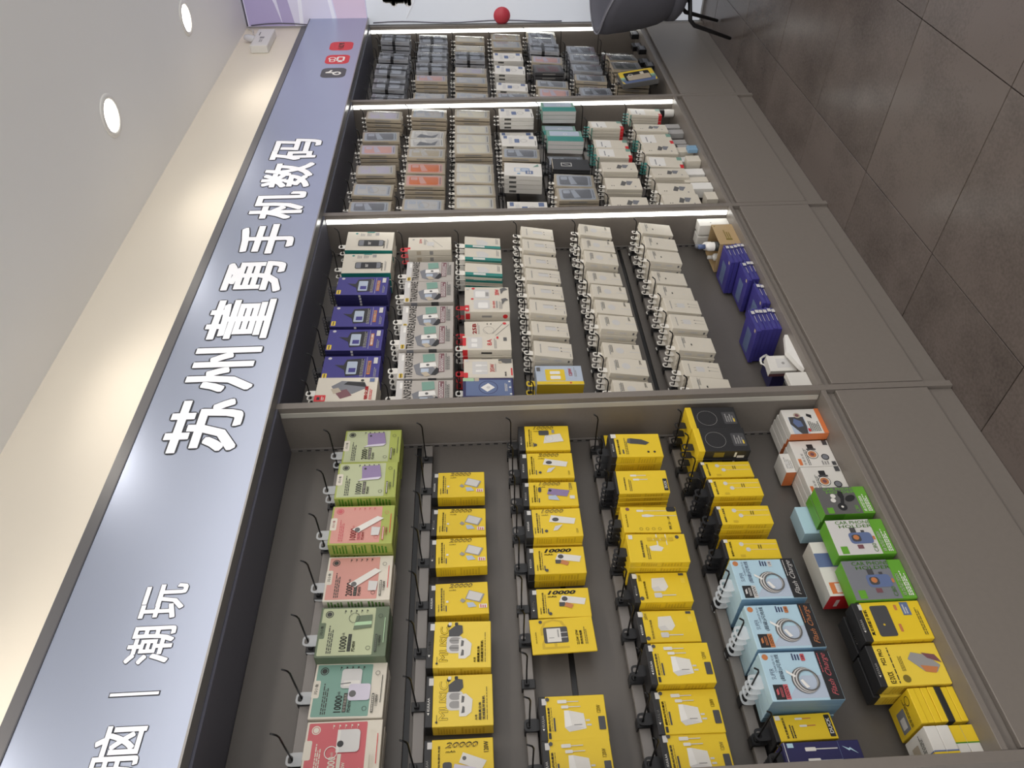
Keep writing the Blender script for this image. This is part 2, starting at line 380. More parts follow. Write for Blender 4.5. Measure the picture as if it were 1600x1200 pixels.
def wrap_mesh(w, h, z1, seed):      # loose clear film over a pack: creased and slightly bulging
    r_ = random.Random(seed); nx, nz = 7, 11; V = []; F = []
    cr = [(r_.uniform(0, 1), r_.uniform(-.9, .9), r_.uniform(8, 16), r_.uniform(.0006, .0016)) for _ in range(5)]
    for j in range(nz):
        for i in range(nx):
            u, v = i/(nx-1), j/(nz-1); b = (1-abs(2*u-1)**3)*(1-abs(2*v-1)**3)
            d = .0016+b*(.0015+sum(a*(1+math.sin(k*(v*1.6+u*sl+ph*6))) for ph, sl, k, a in cr)*.8)
            V.append((-w/2+u*w*.996+.002*w, -d, z1-v*h))
    for j in range(nz-1):
        for i in range(nx-1): F.append((j*nx+i, (j+1)*nx+i, (j+1)*nx+i+1, j*nx+i+1))
    return MB().add(V, F, m_wrap).mesh('wrap_film', True)
TYPES = {}
def ptype(key, name, look, cat, w, h, t, body, front=(), head=None, side=(), tab='wht', drop=.026, tabsize=.03, gap=.0015, film=False, top=None, foot=None, strap=None):
    mb = MB(); z1 = -drop; z0 = -drop-h; zb = z1; zl = z0
    if head:
        zb = z1-h*head[1]; mb.cbox(-w/2, w/2, 0, t, zb, z1, PAL[head[0]], .0012)
    if foot:
        zl = z0+h*foot[1]; mb.cbox(-w/2, w/2, 0, t, z0, zl, PAL[foot[0]], .0012)
    mb.cbox(-w/2, w/2, 0, t, zl, zb, PAL[body], .0012)
    T = dict(name=name, look=look, cat=cat, w=w, h=h, t=t, gap=gap, body=mb.mesh(name), drop=drop)
    pr = MB()
    if front: do_print(pr, front, lambda u, v, l: (-w/2+u*w, -l, z1-v*h), w, h)
    T['front'] = pr.mesh('front_print') if front else None
    sd = MB()
    if side: do_print(sd, side, lambda u, v, l: (-w/2-l, t*(1-u), z1-v*h), t, h)
    T['side'] = sd.mesh('side_print') if side else None
    T['strap'] = MB().box(-w*.05, w*.03, -.0072, -.006, z0, z1, PAL[strap]).box(-w*.05, w*.03, -.0072, t, z0-.0012, z0-.0002, PAL[strap]).mesh('strap') if strap else None
    T['wrap'] = [wrap_mesh(w, h, z1, q+len(TYPES)*5) for q in range(3)] if film else None
    T['tab'] = tab_mesh(tab, drop, t-.0012, tabsize) if tab else None
    TYPES[key] = T
USED = {}
def put(key, loc, rot, label, group, show=True):
    T = TYPES[key]
    o = link(T['name'], T['body'], None, loc, rot); tag(o, label, T['cat'], group)
    if T['front'] and show: link('front_print', T['front'], o)
    if T['strap'] and show: link('strap', T['strap'], o)
    if T['wrap'] and show: link('wrap_film', rnd.choice(T['wrap']), o)
    if T['side']: link('side_print', T['side'], o)
    if T['tab']: link('hang_tab', T['tab'], o)
    return o
def stack(b, row, i, key, y, n=1, pitch=0., yaw=0., roll=0., x=None, jit=1.):
    T = TYPES[key]; X = HOOKS[b][row][i] if x is None else x; z = ROWZ[b][row]+.0005
    bx = ROWZ[b][row]
    jr, jy = rnd.uniform(-.8, .8)*jit, rnd.uniform(-.7, .7)*jit
    for k in range(n):
        yy = y+k*(T['t']+T['gap'])
        if yy+T['t']+(T['h']+T['drop'])*math.sin(math.radians(max(pitch, 0))) > 1.9985 and k: break
        a = Euler((math.radians(pitch), math.radians(roll+jr+rnd.uniform(-.8, .8)*jit), math.radians(yaw+jy+rnd.uniform(-.12, .12)*jit)))
        pos = ('front', 'second', 'third', 'fourth', 'fifth', 'sixth', 'seventh')[k]
        lab = '%s, %s on %s hook from top, %s column, %s bay' % (T['look'], pos, ORD[i+1], ORD[row+1], BAYNAME[b])
        put(key, (X, yy, z), a, lab, '%s in the %s bay' % (T['look'], BAYNAME[b]), show=(k < 2))

# ---- power banks and cables in the nearest bay
def pastel(base, foot, num, dev, devc, ink='ink', plate='cream'):
    els = [('rr', .03, .03, .97, .8, .003, base), ('rr', .36, -.0, .68, .1, .004, plate), ('t', '闪小象', .43, .03, .62, .075, ink, .01), ('o', .85, .13, .011, .0025, ink), ('c', .85, .13, .007, ink),
           ('lines', .07, .15, .62, .23, 3, ink), ('t', num, .1, .33, .4, .43, ink, .03), ('t', 'mAh', .41, .35, .47, .39, ink), ('r', .1, .445, .44, .495, ink), ('t', '安全节能自充', .115, .452, .42, .488, plate, .01),
           ('t', 'PD40W', .1, .51, .3, .555, ink, .02), ('o', .16, .74, .006, .001, ink)]
    for q in range(5): els += [('c', .91, .36+.08*q, .0022, ink), ('r', .86, .35+.08*q, .93, .355+.08*q, ink)]
    els += dev
    els += [('r', .08, .83, .42, .86, ink), ('lines', .1, .835, .4, .857, 1, plate), ('t', '1100W', .2, .875, .4, .915, ink, .02), ('o', .79, .88, .006, .001, ink), ('r', .25, .945, .75, .955, devc)]
    return els
dev_slab = [('p', [(.52, .42), (.88, .4), (.9, .7), (.56, .74)], 'lavdk'), ('p', [(.46, .36), (.52, .42), (.56, .74), (.49, .7)], 'lav'), ('c', .8, .46, .004, 'ink')]
dev_tilt = [('p', [(.28, .46), (.36, .36), (.7, .74), (.64, .84)], 'wht'), ('c', .35, .44, .008, 'dgrey'), ('p', [(.2, .66), (.42, .66), (.4, .8), (.2, .78)], 'lgrey')]
dev_cyl = [('p', [(.52, .5), (.8, .53), (.82, .76), (.56, .76)], 'sagedk'), ('p', [(.6, .51), (.67, .52), (.69, .76), (.62, .76)], 'mint'), ('o', .76, .5, .015, .0012, 'ink')]
dev_pair = [('rr', .52, .38, .88, .66, .008, 'lgrey'), ('r', .56, .42, .66, .64, 'wht'), ('rr', .3, .5, .6, .8, .007, 'lav'), ('c', .42, .56, .009, 'dgrey'), ('l', .6, .38, .62, .52, .0025, 'dgrey')]
dev_red = [('rr', .46, .42, .84, .72, .009, 'lgrey'), ('r', .46, .42, .84, .46, 'wht'), ('c', .6, .47, .008, 'blk'), ('o', .46, .36, .016, .002, 'wht')]
gside = [('lines', .1, .06, .9, .3, 5, 'greendk'), ('lines', .1, .36, .9, .6, 5, 'greendk'), ('lines', .1, .66, .9, .92, 5, 'greendk')]
pk = dict(tab='clear', drop=.036, tabsize=.034)
ptype('A1', 'power_bank_box', 'pale green boxed power bank', 'power bank box', .146, .187, .045, 'lime', pastel('sage', 'cream', '20000', dev_slab, 'ink'), side=gside, **pk)
ptype('A2', 'power_bank_box', 'light green boxed power bank', 'power bank box', .146, .187, .045, 'lime', pastel('sage', 'cream', '10000', dev_slab, 'ink'), side=gside, **pk)
ptype('A3', 'power_bank_box', 'pink and lime boxed power bank', 'power bank box', .14, .187, .05, 'lime', pastel('pink', 'cream', '10000', dev_tilt, 'red', 'rose'), side=gside, **pk)
ptype('A4', 'power_bank_box', 'salmon pink boxed power bank', 'power bank box', .148, .187, .045, 'cream', pastel('pink', 'cream', '20000', dev_tilt, 'red', 'ink'), side=gside, **pk)
ptype('A5', 'power_bank_box', 'sage boxed power bank', 'power bank box', .148, .187, .045, 'sagedk', pastel('sage', 'sagedk', '10000', dev_cyl, 'mint', 'ink', 'sagedk'), **pk)
ptype('A6', 'power_bank_box', 'teal boxed power bank', 'power bank box', .148, .187, .04, 'cream', pastel('teal', 'cream', '10000', dev_pair, 'ink'), **pk)
ptype('A7', 'power_bank_box', 'red boxed power bank', 'power bank box', .146, .187, .04, 'cream', pastel('rose', 'cream', '10000', dev_red, 'red', 'cream'), **pk)
BR = [('t', 'KUULAA', .3, .03, .56, .065, 'wht', .02), ('p', [(.22, .047), (.27, .03), (.27, .065)], 'wht'), ('r', .8, .045, .95, .115, 'lgrey')]
def yfront(els, sticker=True): return BR[:2 if not sticker else 3]+els
bank = [('t', '超薄移动电源快充版', .14, .2, .86, .232, 'blk', .02), ('t', 'M68 PRO', .12, .155, .34, .178, 'blk', .02), ('lines', .14, .245, .8, .265, 1, 'blk'), ('rr', .12, .28, .3, .3, .001, 'char')]
big20 = [('T', '20000', .84, .34, .97, .74, 'blk', .03, .25), ('T', '20000', .835, .345, .945, .73, 'gold', -.005, .25), ('T', 'mAh', .75, .34, .79, .46, 'blk', .01, .2)]
big10 = [('T', '10000', .84, .3, .97, .7, 'blk', .03, .25), ('T', '10000', .835, .305, .945, .69, 'gold', -.005, .25), ('T', 'mAh', .75, .3, .79, .42, 'blk', .01, .2)]
tablet = [('p', [(.75, .68), (.6, .94), (.34, .86), (.48, .61)], 'grey'), ('p', [(.73, .69), (.61, .91), (.38, .845), (.49, .63)], 'lgrey'), ('p', [(.36, .63), (.36, .74), (.22, .8), (.2, .66)], 'ltblue'),
          ('p', [(.42, .52), (.5, .56), (.42, .62), (.35, .57)], 'grey'), ('r', .17, .84, .29, .97, 'wht'), ('lines', .18, .85, .28, .96, 3, 'red'), ('r', .38, .29, .44, .33, 'wht')]
ylines = [('lines', .15, .18, .85, .46, 7, 'gold'), ('lines', .15, .52, .85, .88, 7, 'gold')]
yk = dict(tab='blk', drop=.026, tabsize=.032)
ptype('B', 'power_bank_box', 'yellow boxed power bank', 'power bank box', .104, .172, .048, 'yel', yfront(bank+big20+tablet), ('blk', .11), ylines, **yk)
buds = [('t', 'MUSIC', .12, .2, .88, .34, 'mark', .04), ('t', 'MUSIC', .125, .205, .875, .335, 'yel', .0), ('rr', .3, .31, .68, .56, .012, 'lgrey'), ('rr', .34, .35, .48, .53, .01, 'grey'), ('rr', .5, .35, .64, .53, .01, 'grey'),
        ('p', [(.18, .5), (.6, .5), (.62, .6), (.5, .7), (.26, .68), (.18, .6)], 'wht'), ('p', [(.24, .53), (.38, .55), (.36, .58), (.25, .58)], 'dgrey'), ('p', [(.44, .53), (.58, .54), (.56, .58), (.45, .57)], 'dgrey'),
        ('p', [(.66, .34), (.8, .34), (.92, .46), (.9, .55), (.74, .56), (.66, .5)], 'char'), ('c', .9, .34, .005, 'blk'), ('rr', .9, .43, .97, .48, .002, 'blk'), ('rr', .9, .33, .97, .38, .002, 'wht'),
        ('t', 'A18', .1, .73, .2, .765, 'blk', .03), ('t', '超维真立体', .1, .785, .44, .825, 'blk', .03), ('t', '无线蓝牙耳机', .1, .84, .56, .88, 'blk', .03), ('lines', .1, .9, .75, .92, 1, 'mark'), ('c', .08, .17, .003, 'blk'), ('lines', .1, .165, .22, .18, 1, 'blk')]
ptype('MUS', 'earbud_box', 'yellow square earbud box', 'earbud box', .135, .175, .05, 'yel2', yfront(buds), ('blk', .11), ylines, **yk)
two = [('p', [(.7, .56), (.5, .9), (.3, .82), (.48, .5)], 'wht'), ('c', .57, .58, .005, 'dgrey'), ('p', [(.46, .44), (.36, .75), (.1, .66), (.2, .4)], 'lav'), ('c', .32, .47, .005, 'dgrey'), ('rr', .34, .27, .5, .4, .006, 'char'), ('t', '120W', .68, .86, .92, .93, 'char', .02)]
ptype('B120', 'power_bank_box', 'yellow power bank box marked 120W', 'power bank box', .11, .172, .048, 'yel', yfront(bank[:1]+[('T', '20000', .8, .3, .93, .78, 'blk', .03, .25), ('T', '20000', .795, .305, .905, .77, 'gold', -.005, .25), ('T', 'mAh', .7, .31, .75, .45, 'blk', .01, .2)]+two), ('blk', .11), ylines, **yk)
bar = [('p', [(.76, .47), (.62, .9), (.42, .86), (.52, .42)], 'wht'), (oval(.6, .54, .07, .06, 'char')), ('p', [(.36, .52), (.42, .66), (.22, .56), (.2, .48)], 'lgrey'), ('c', .2, .36, .005, 'char'), ('t', '120W', .1, .88, .26, .92, 'mark')]
mag = [('rr', .6, .4, .8, .6, .004, 'char'), ('p', [(.58, .52), (.66, .82), (.34, .88), (.26, .48)], 'wht'), ('o', .46, .6, .014, .002, 'lgrey'), ('c', .2, .32, .006, 'char'), ('r', .68, .66, .82, .71, 'grey')]
slab = [('p', [(.72, .48), (.62, .86), (.36, .8), (.46, .44)], 'lavdk'), ('c', .62, .5, .005, 'ink'), ('p', [(.4, .46), (.42, .6), (.2, .66), (.24, .46)], 'ltblue'), ('rr', .55, .28, .75, .34, .005, 'char'), ('t', '120W', .66, .85, .96, .91, 'char'), ('r', .26, .85, .4, .94, 'wht')]
duo = [('p', [(.74, .54), (.62, .94), (.4, .9), (.52, .48)], 'wht'), (oval(.62, .58, .08, .05, 'char')), ('r', .36, .48, .5, .58, 'char'), ('p', [(.5, .6), (.4, .72), (.28, .68), (.36, .56)], 'copper'), ('c', .12, .32, .005, 'char')]
ptype('Cmag', 'power_bank_box', 'yellow magnetic power bank box', 'power bank box', .108, .173, .038, 'yel', yfront(bank+big10+mag, False), ('blk', .13), ylines, **yk)
ptype('Cbar', 'power_bank_box', 'yellow box picturing long power bank', 'power bank box', .108, .173, .038, 'yel', yfront(bank+big20+bar), ('blk', .13), ylines, **yk)
ptype('Cbar1', 'power_bank_box', 'yellow box picturing slim power bank', 'power bank box', .102, .173, .038, 'yel', yfront(bank+big10+bar), ('blk', .13), ylines, **yk)
ptype('Cslab', 'power_bank_box', 'yellow box picturing lilac power bank', 'power bank box', .1, .173, .038, 'yel', yfront(bank+big10+slab), ('blk', .11), ylines, **yk)
ptype('Cduo', 'power_bank_box', 'yellow box picturing two coloured banks', 'power bank box', .092, .172, .038, 'yel', yfront(bank+[('T', '10000', .78, .3, .92, .78, 'blk', .05, .3), ('T', 'mAh', .68, .3, .74, .45, 'blk', .04)]+duo), ('blk', .11), ylines, **yk)
pdf = [('t', 'PD', .12, .16, .98, .58, 'gold', -.01), ('rr', .28, .2, .74, .58, .005, 'char'), ('r', .31, .25, .7, .47, 'wht'), ('r', .42, .28, .44, .36, 'grey'), ('lines', .44, .41, .66, .45, 1, 'grey'), ('l', .43, .47, .43, .57, .002, 'lgrey'), ('l', .57, .47, .57, .57, .002, 'lgrey'),
       ('t', '22.5W 27W', .2, .7, .62, .74, 'blk', .03), ('t', '快充充电器', .2, .76, .6, .8, 'blk', .03), ('lines', .2, .83, .7, .88, 2, 'mark'), ('t', 'KUULAA', .3, .07, .62, .09, 'mark', .01), ('c', .9, .17, .005, 'char')]
ptype('Cflat', 'charger_card', 'flat yellow charger card', 'charger card', .106, .178, .006, 'yel', pdf, tab='blk', drop=.02)
plug = [('p', [(.18, .42), (.28, .36), (.66, .37), (.66, .44), (.58, .66), (.24, .68)], 'wht'), ('p', [(.18, .42), (.28, .36), (.32, .48), (.26, .66)], 'lgrey'), ('p', [(.28, .36), (.66, .37), (.66, .44), (.32, .47)], 'white2'), ('r', .3, .69, .34, .76, 'lgrey'), ('r', .4, .68, .44, .74, 'lgrey'),
        ('r', .32, .5, .34, .62, 'grey'), ('t', '120W', .58, .86, .76, .92, 'mark', .01), ('rr', .2, .87, .5, .97, .002, 'char'), ('t', '超快充闪充套装', .2, .12, .74, .155, 'blk', .03), ('rr', .2, .2, .5, .225, .0008, 'char'), ('rr', .04, .11, .17, .15, .001, 'blk'), ('lines', .2, .17, .74, .185, 1, 'mark'),
        ('rr', .82, .28, .9, .42, .002, 'wht'), ('r', .845, .42, .865, .6, 'lgrey'), ('rr', .7, .33, .77, .44, .002, 'wht'), ('r', .725, .44, .745, .62, 'lgrey'), ('c', .92, .13, .005, 'char')]
plug2 = [('p', [(.35, .36), (.48, .33), (.8, .36), (.82, .58), (.5, .62), (.36, .55)], 'wht'), ('p', [(.35, .36), (.48, .33), (.52, .45), (.38, .5)], 'lgrey'), ('t', '200W', .7, .13, .92, .18, 'mark', .01), ('r', .88, .84, .96, .93, 'char'), ('rr', .62, .86, .8, .93, .001, 'yel2'), ('rr', .14, .35, .3, .48, .003, 'lgrey'), ('r', .2, .48, .23, .72, 'lgrey'),
         ('t', '快充双口充电器', .1, .2, .7, .24, 'mark', .02), ('c', .12, .13, .006, 'char'), ('r', .8, .03, .96, .1, 'wht')]
ptype('D120', 'charger_box', 'yellow 120W charger set box', 'charger box', .11, .17, .04, 'yel', yfront(plug), ('blk', .1), ylines, **yk)
ptype('D200', 'charger_box', 'yellow 200W charger box', 'charger box', .096, .168, .036, 'yel', yfront(plug2), ('blk', .1), ylines, **yk)
car = [('p', [(.56, .4), (.8, .42), (.74, .64), (.6, .78), (.5, .7), (.54, .55)], 'char'), ('p', [(.8, .42), (.56, .4), (.6, .34), (.78, .36)], 'dgrey'), ('t', '快充车载充电器', .1, .14, .74, .18, 'blk', .03), ('rr', .12, .22, .3, .25, .001, 'char'), ('c', .2, .72, .004, 'blk'), ('c', .2, .84, .004, 'blk'), ('lines', .1, .28, .8, .34, 2, 'mark'), ('r', .8, .04, .97, .14, 'wht')]
ptype('Dcar', 'charger_box', 'yellow car charger box', 'charger box', .097, .168, .036, 'yel', yfront(car), ('blk', .1), ylines, **yk)
c3 = [('r', .1+.26*q, .5, .16+.26*q, .98, 'blk') for q in range(3)]+[('r', .09+.26*q, .42, .17+.26*q, .52, 'wht') for q in range(3)]+[('t', '一拖三', .1, .16, .5, .2, 'blk', .02)]
ptype('Dtri', 'cable_box', 'yellow triple cable box', 'cable box', .088, .17, .024, 'yel', c3, ('blk', .06), ylines, **yk)
c2 = [('rr', .74, .3, .82, .42, .002, 'wht'), ('r', .765, .42, .795, .6, 'lgrey'), ('rr', .56, .34, .64, .46, .002, 'wht'), ('r', .585, .46, .615, .62, 'lgrey'), ('t', '快充编织数据线', .14, .16, .7, .19, 'blk', .02), ('rr', .1, .9, .62, .98, .002, 'blk'), ('t', 'DUCK', .2, .915, .52, .965, 'wht', .03), ('lines', .1, .24, .6, .3, 2, 'mark')]
ptype('Dcab', 'cable_box', 'yellow woven cable box', 'cable box', .084, .168, .022, 'yel', c2, ('blk', .04), ylines, **yk)
c1 = [('r', .8, .28, .88, .4, 'wht'), ('r', .83, .4, .85, .98, 'lgrey'), ('p', [(.68, .36), (.6, .36), (.58, .46), (.62, .58), (.66, .58), (.7, .46)], 'wht'), ('r', .63, .58, .65, .98, 'lgrey'), ('c', .9, .12, .006, 'wine'), ('t', '快充二合一 1.2M', .1, .8, .6, .85, 'blk', .02), ('rr', .8, .82, .99, .99, .006, 'blk'), ('t', 'KUULAA', .2, .06, .7, .085, 'blk', .02)]+[('o', .12, .3+.11*q, .005, .001, 'mark') for q in range(4)]
ptype('Dc1', 'cable_box', 'yellow white-cable box with black corner', 'cable box', .094, .17, .022, 'yel', c1, side=ylines, **yk)
c4 = [('r', .78, .44, .8, .6, 'lgrey'), ('p', [(.4, .38), (.55, .36), (.6, .5), (.5, .6), (.38, .55)], 'wht'), ('r', .5, .5, .98, .52, 'wht'), ('r', .6, .66, .98, .675, 'wht'), ('c', .88, .86, .006, 'char'), ('t', '超级充电数据线', .16, .22, .76, .26, 'blk', .02), ('lines', .1, .3, .6, .36, 2, 'mark'), ('r', .8, .03, .95, .1, 'wht')]+[('rr', .74, .34+.12*q, .86, .43+.12*q, .002, 'gold') for q in range(4)]
ptype('Dc4', 'cable_box', 'yellow braided cable box', 'cable box', .096, .175, .024, 'yel', c4, side=ylines, **yk)
wl = [('o', .48, .38, .034, .001, 'grey'), ('lines', .3, .84, .7, .93, 3, 'grey'), ('rr', .2, .7, .75, .96, .004, 'char'), ('lines', .3, .74, .66, .92, 4, 'grey'), ('r', .3, .9, .45, .925, 'yel')]
ptype('E1', 'wireless_charger_box', 'black and yellow wireless charger box', 'charger box', .1, .17, .038, 'blk', wl, ('yel', .12), [('r', .2, .3, .8, .5, 'mark'), ('r', .2, .7, .8, .74, 'wht'), ('r', .1, .76, .4, .9, 'lgrey')], tab='blk', drop=.026)
ep = [('c', .74, .34, .007, 'lgrey'), ('r', .735, .36, .75, .97, 'wht'), ('c', .46, .44, .007, 'lgrey'), ('r', .455, .46, .47, .97, 'wht'), ('t', '有线半入耳耳机', .1, .12, .86, .16, 'blk', .03), ('rr', .08, .27, .2, .36, .002, 'gold'), ('lines', .5, .62, .7, .7, 2, 'mark'), ('r', .8, .03, .97, .1, 'wht')]
ptype('E3', 'earphone_box', 'yellow wired earphone box', 'earphone box', .066, .166, .026, 'yel', ep, ('blk', .06), ylines, **yk)
def flash(acc):
    e = [('p', [(.05, .24), (.5, .5), (.5, .8), (.05, .8)], 'ltblue'), ('c', .9, .07, .008, 'copper'), ('t', 'SUPER', .44, .08, .66, .14, 'navy', -.01), ('t', 'CHARGER PLUG', .58, .155, .94, .185, 'navy', -.01), ('t', '(超级)闪充线', .4, .2, .95, .27, 'navy', .005), ('r', .03, .06, .33, .2, 'blk'), ('p', [(.12, .09), (.22, .09), (.26, .12), (.14, .12)], acc),
         ('lines', .08, .14, .28, .18, 2, acc), ('r', .03, .2, .33, .265, acc), ('t', '100W', .07, .21, .31, .258, 'blk', .01), ('lines', .82, .44, .96, .56, 3, 'navy'), ('rr', .8, .57, .95, .63, .002, acc), ('t', '2米', .83, .58, .93, .62, 'navy', .01)]
    for q in range(5): e.append(('o', .40, .53+.012*q, .034-.0014*q, .0042, ('dgrey', 'lgrey')[q % 2]))
    e += [('p', [(.24, .52), (.4, .46), (.42, .5), (.26, .57)], 'white2'), ('p', [(.62, .3), (.56, .3), (.46, .4), (.5, .42)], 'white2'), ('r', 0, .79, 1, .985, 'blk'), ('t', 'Flash Charge', .08, .85, .95, .95, acc, -.006, .45), ('lines', .55, .81, .95, .83, 1, acc)]
    return e
fk = dict(tab='clear', drop=.024, tabsize=.04)
for k_, a_ in (('Ew', 'lgrey'), ('Eo', 'copper'), ('Ep', 'rose')):
    ptype(k_, 'cable_box', {'lgrey': 'blue cable box with silver lettering', 'copper': 'blue cable box with orange lettering', 'rose': 'blue cable box with pink lettering'}[a_], 'cable box', .126, .184, .03, 'sky', flash(a_), side=[('r', .0, .0, 1, 1, 'skydk')], **fk)
dk = [('rr', .08, .88, .92, .97, .002, 'blk'), ('t', 'DUCK', .2, .895, .8, .955, 'wht', .04), ('rr', .78, .4, .86, .52, .002, 'wht'), ('r', .8, .52, .84, .66, 'copper'), ('rr', .5, .44, .58, .56, .002, 'wht'), ('r', .52, .56, .56, .7, 'copper'), ('t', '快充数据线双头', .1, .18, .9, .22, 'blk', .02), ('r', .8, .08, .97, .16, 'wht'), ('lines', .1, .26, .6, .34, 2, 'blk')]
ptype('E10', 'cable_box', 'yellow double-plug cable box', 'cable box', .064, .158, .03, 'yel', dk, ('blk', .07), ylines, **yk)
bo = [('rr', .66, .28, .8, .42, .002, 'wht'), ('r', .71, .42, .75, .7, 'lgrey'), ('rr', .22, .28, .4, .44, .002, 'wht'), ('r', .29, .44, .33, .72, 'lgrey'), ('p', [(.8, .76), (.62, .84), (.66, .86), (.5, .95), (.74, .86), (.7, .84)], 'sky'), ('r', .0, .72, 1, .725, 'bluegrey'), ('r', .8, .06, .96, .14, 'sky'), ('r', 0, .02, 1, .03, 'lgrey')]
ptype('E11', 'cable_box', 'dark blue cable box with bolt', 'cable box', .063, .19, .016, 'navy', bo, side=[('r', 0, .01, 1, .03, 'lgrey')], tab='blk', drop=.022)

# ---- second bay
ph = [('c', .9, .2, .006, 'tealdk'), ('lines', .76, .28, .92, .38, 3, 'grey'), ('lines', .76, .42, .92, .52, 3, 'grey'), ('r', .8, .6, .95, .68, 'grey'), ('o', .5, .03, .0001, .0001, 'grey'), ('rr', .22, .26, .55, .8, .008, 'ink'), ('rr', .245, .275, .525, .785, .006, 'smoke'), ('rr', .245, .38, .525, .7, .001, 'blk'), ('lines', .3, .47, .46, .53, 3, 'wht'),
      ('l', .6, .2, .6, .74, .0012, 'tan'), ('t', '手机钢化膜', .1, .8, .5, .83, 'ink', .02), ('lines', .1, .86, .6, .9, 2, 'grey'), ('p', [(.99, .4), (.94, .43), (.94, .57), (.99, .6)], 'tealdk')]
wk = dict(tab='wht', drop=.026, tabsize=.028)
ptype('2film', 'screen_film_box', 'white and blue screen film box', 'screen protector box', .138, .208, .034, 'cream', ph, film=False, side=[('r', 0, 0, 1, 1, 'tealdk')], **wk)
pu = [('c', .9, .1, .007, 'lgrey'), ('rr', .04, .02, .26, .1, .003, 'yel2'), ('lines', .06, .04, .24, .08, 1, 'blk'), ('p', [(.5, .3), (.62, .2), (.6, .36), (.84, .4), (.9, .7), (.2, .72), (.14, .42), (.4, .38)], 'blk'), ('rr', .22, .42, .76, .6, .004, 'ltblue'), ('r', .3, .46, .48, .58, 'blue'), ('lines', .12, .66, .88, .72, 3, 'grey'), ('l', .06, .76, .94, .76, .001, 'lgrey'), ('r', .2, .78, .78, .84, 'copper'), ('t', '钢化膜', .24, .79, .74, .83, 'wht', .02), ('r', .66, .88, .92, .95, 'lgrey'), ('lines', .1, .9, .5, .95, 2, 'grey')]
ptype('2blue', 'screen_film_box', 'purple blue screen film box', 'screen protector box', .132, .208, .013, 'blue', pu, side=[('r', 0, 0, 1, 1, 'navy'), ('r', .1, .45, .9, .49, 'lgrey')], tab='blk', drop=.026)
ex = [('p', [(.62, .24), (.85, .4), (.8, .78), (.56, .84), (.3, .6), (.34, .34)], 'smoke'), ('p', [(.7, .44), (.82, .5), (.78, .78), (.58, .82)], 'blk'), ('p', [(.1, .42), (.4, .3), (.5, .5), (.24, .6)], 'wine'), ('p', [(.3, .3), (.5, .24), (.56, .36), (.4, .42)], 'tan'), ('rr', .0, .0, .26, .18, .003, 'red'), ('r', .06, .04, .18, .09, 'blk'), ('lines', .05, .11, .2, .16, 2, 'wht'), ('t', '钢化膜', .06, .8, .62, .86, 'red', .03), ('lines', .06, .88, .5, .93, 2, 'red'), ('r', .8, .86, .95, .94, 'bluegrey'), ('c', .86, .74, .006, 'ink'), ('c', .74, .74, .006, 'ink')]
ptype('2burst', 'screen_film_box', 'cream film box picturing a phone', 'screen protector box', .124, .212, .02, 'cream', ex, **wk)
rw = [('t', '25W', .5, .26, .86, .32, 'red', .04), ('l', .2, .6, .8, .4, .002, 'grey'), ('l', .2, .8, .8, .56, .002, 'grey'), ('lines', .4, .36, .86, .42, 2, 'grey'), ('c', .8, .12, .005, 'grey'), ('rr', .05, .0, .2, .06, .002, 'red'), ('rr', .3, .44, .6, .6, .003, 'lgrey')]
ptype('2rw', 'cable_box', 'white and red cable box', 'cable box', .1, .19, .032, 'cream', rw, side=[('rr', .2, .2, .8, .3, .001, 'tan'), ('r', .2, .5, .8, .58, 'grey')], tab='red', drop=.024)
tr = [('r', 0, 0, 1, .11, 'lgrey'), ('rr', .03, .03, .2, .1, .004, 'gold'), ('lines', .04, .045, .18, .085, 1, 'blk'), ('rr', .7, .06, .92, .11, .002, 'white2'), ('t', 'TRANSPARE', .02, .13, .98, .27, 'ink', .01), ('p', [(.15, .34), (.5, .28), (.6, .4), (.5, .6), (.34, .68), (.12, .62), (.08, .45)], 'smoke'), ('p', [(.4, .4), (.58, .4), (.6, .68), (.44, .7)], 'white2'), ('p', [(.6, .46), (.92, .44), (.95, .66), (.66, .68)], 'teal'), ('p', [(.12, .6), (.4, .7), (.3, .8), (.1, .68)], 'blk'), ('r', .22, .42, .36, .56, 'ltblue'), ('c', .5, .54, .006, 'dgrey'), ('p', [(.05, .5), (.2, .42), (.24, .52), (.1, .6)], 'tan'),
      ('r', .22, .74, .94, .84, 'wine'), ('lines', .24, .75, .92, .83, 3, 'lgrey'), ('lines', .3, .86, .94, .94, 3, 'dgrey')]
ptype('2tr', 'screen_film_box', 'grey film box with tall lettering', 'screen protector box', .138, .2, .026, 'ash', tr, side=[('r', .1, .14, .9, .27, 'smoke'), ('r', .0, .55, 1, .7, 'char')], tab='wht', drop=.026)
te = [('c', .4, .56, .003, 'blk'), ('p', [(.2, .35), (.7, .3), (.74, .5), (.5, .66), (.2, .6)], 'lgrey'), ('r', 0, .0, .22, 1, 'tealdk'), ('t', 'Type-C', .03, .1, .19, .4, 'white2', .0), ('lines', .4, .86, .9, .94, 2, 'grey')]
te[3] = ('lines', .03, .1, .19, .7, 1, 'white2')
ptype('2teal', 'cable_box', 'white cable box with teal edge', 'cable box', .074, .158, .026, 'cream', te, side=[('r', .6, 0, 1, 1, 'tealdk')], tab='wht', drop=.028)
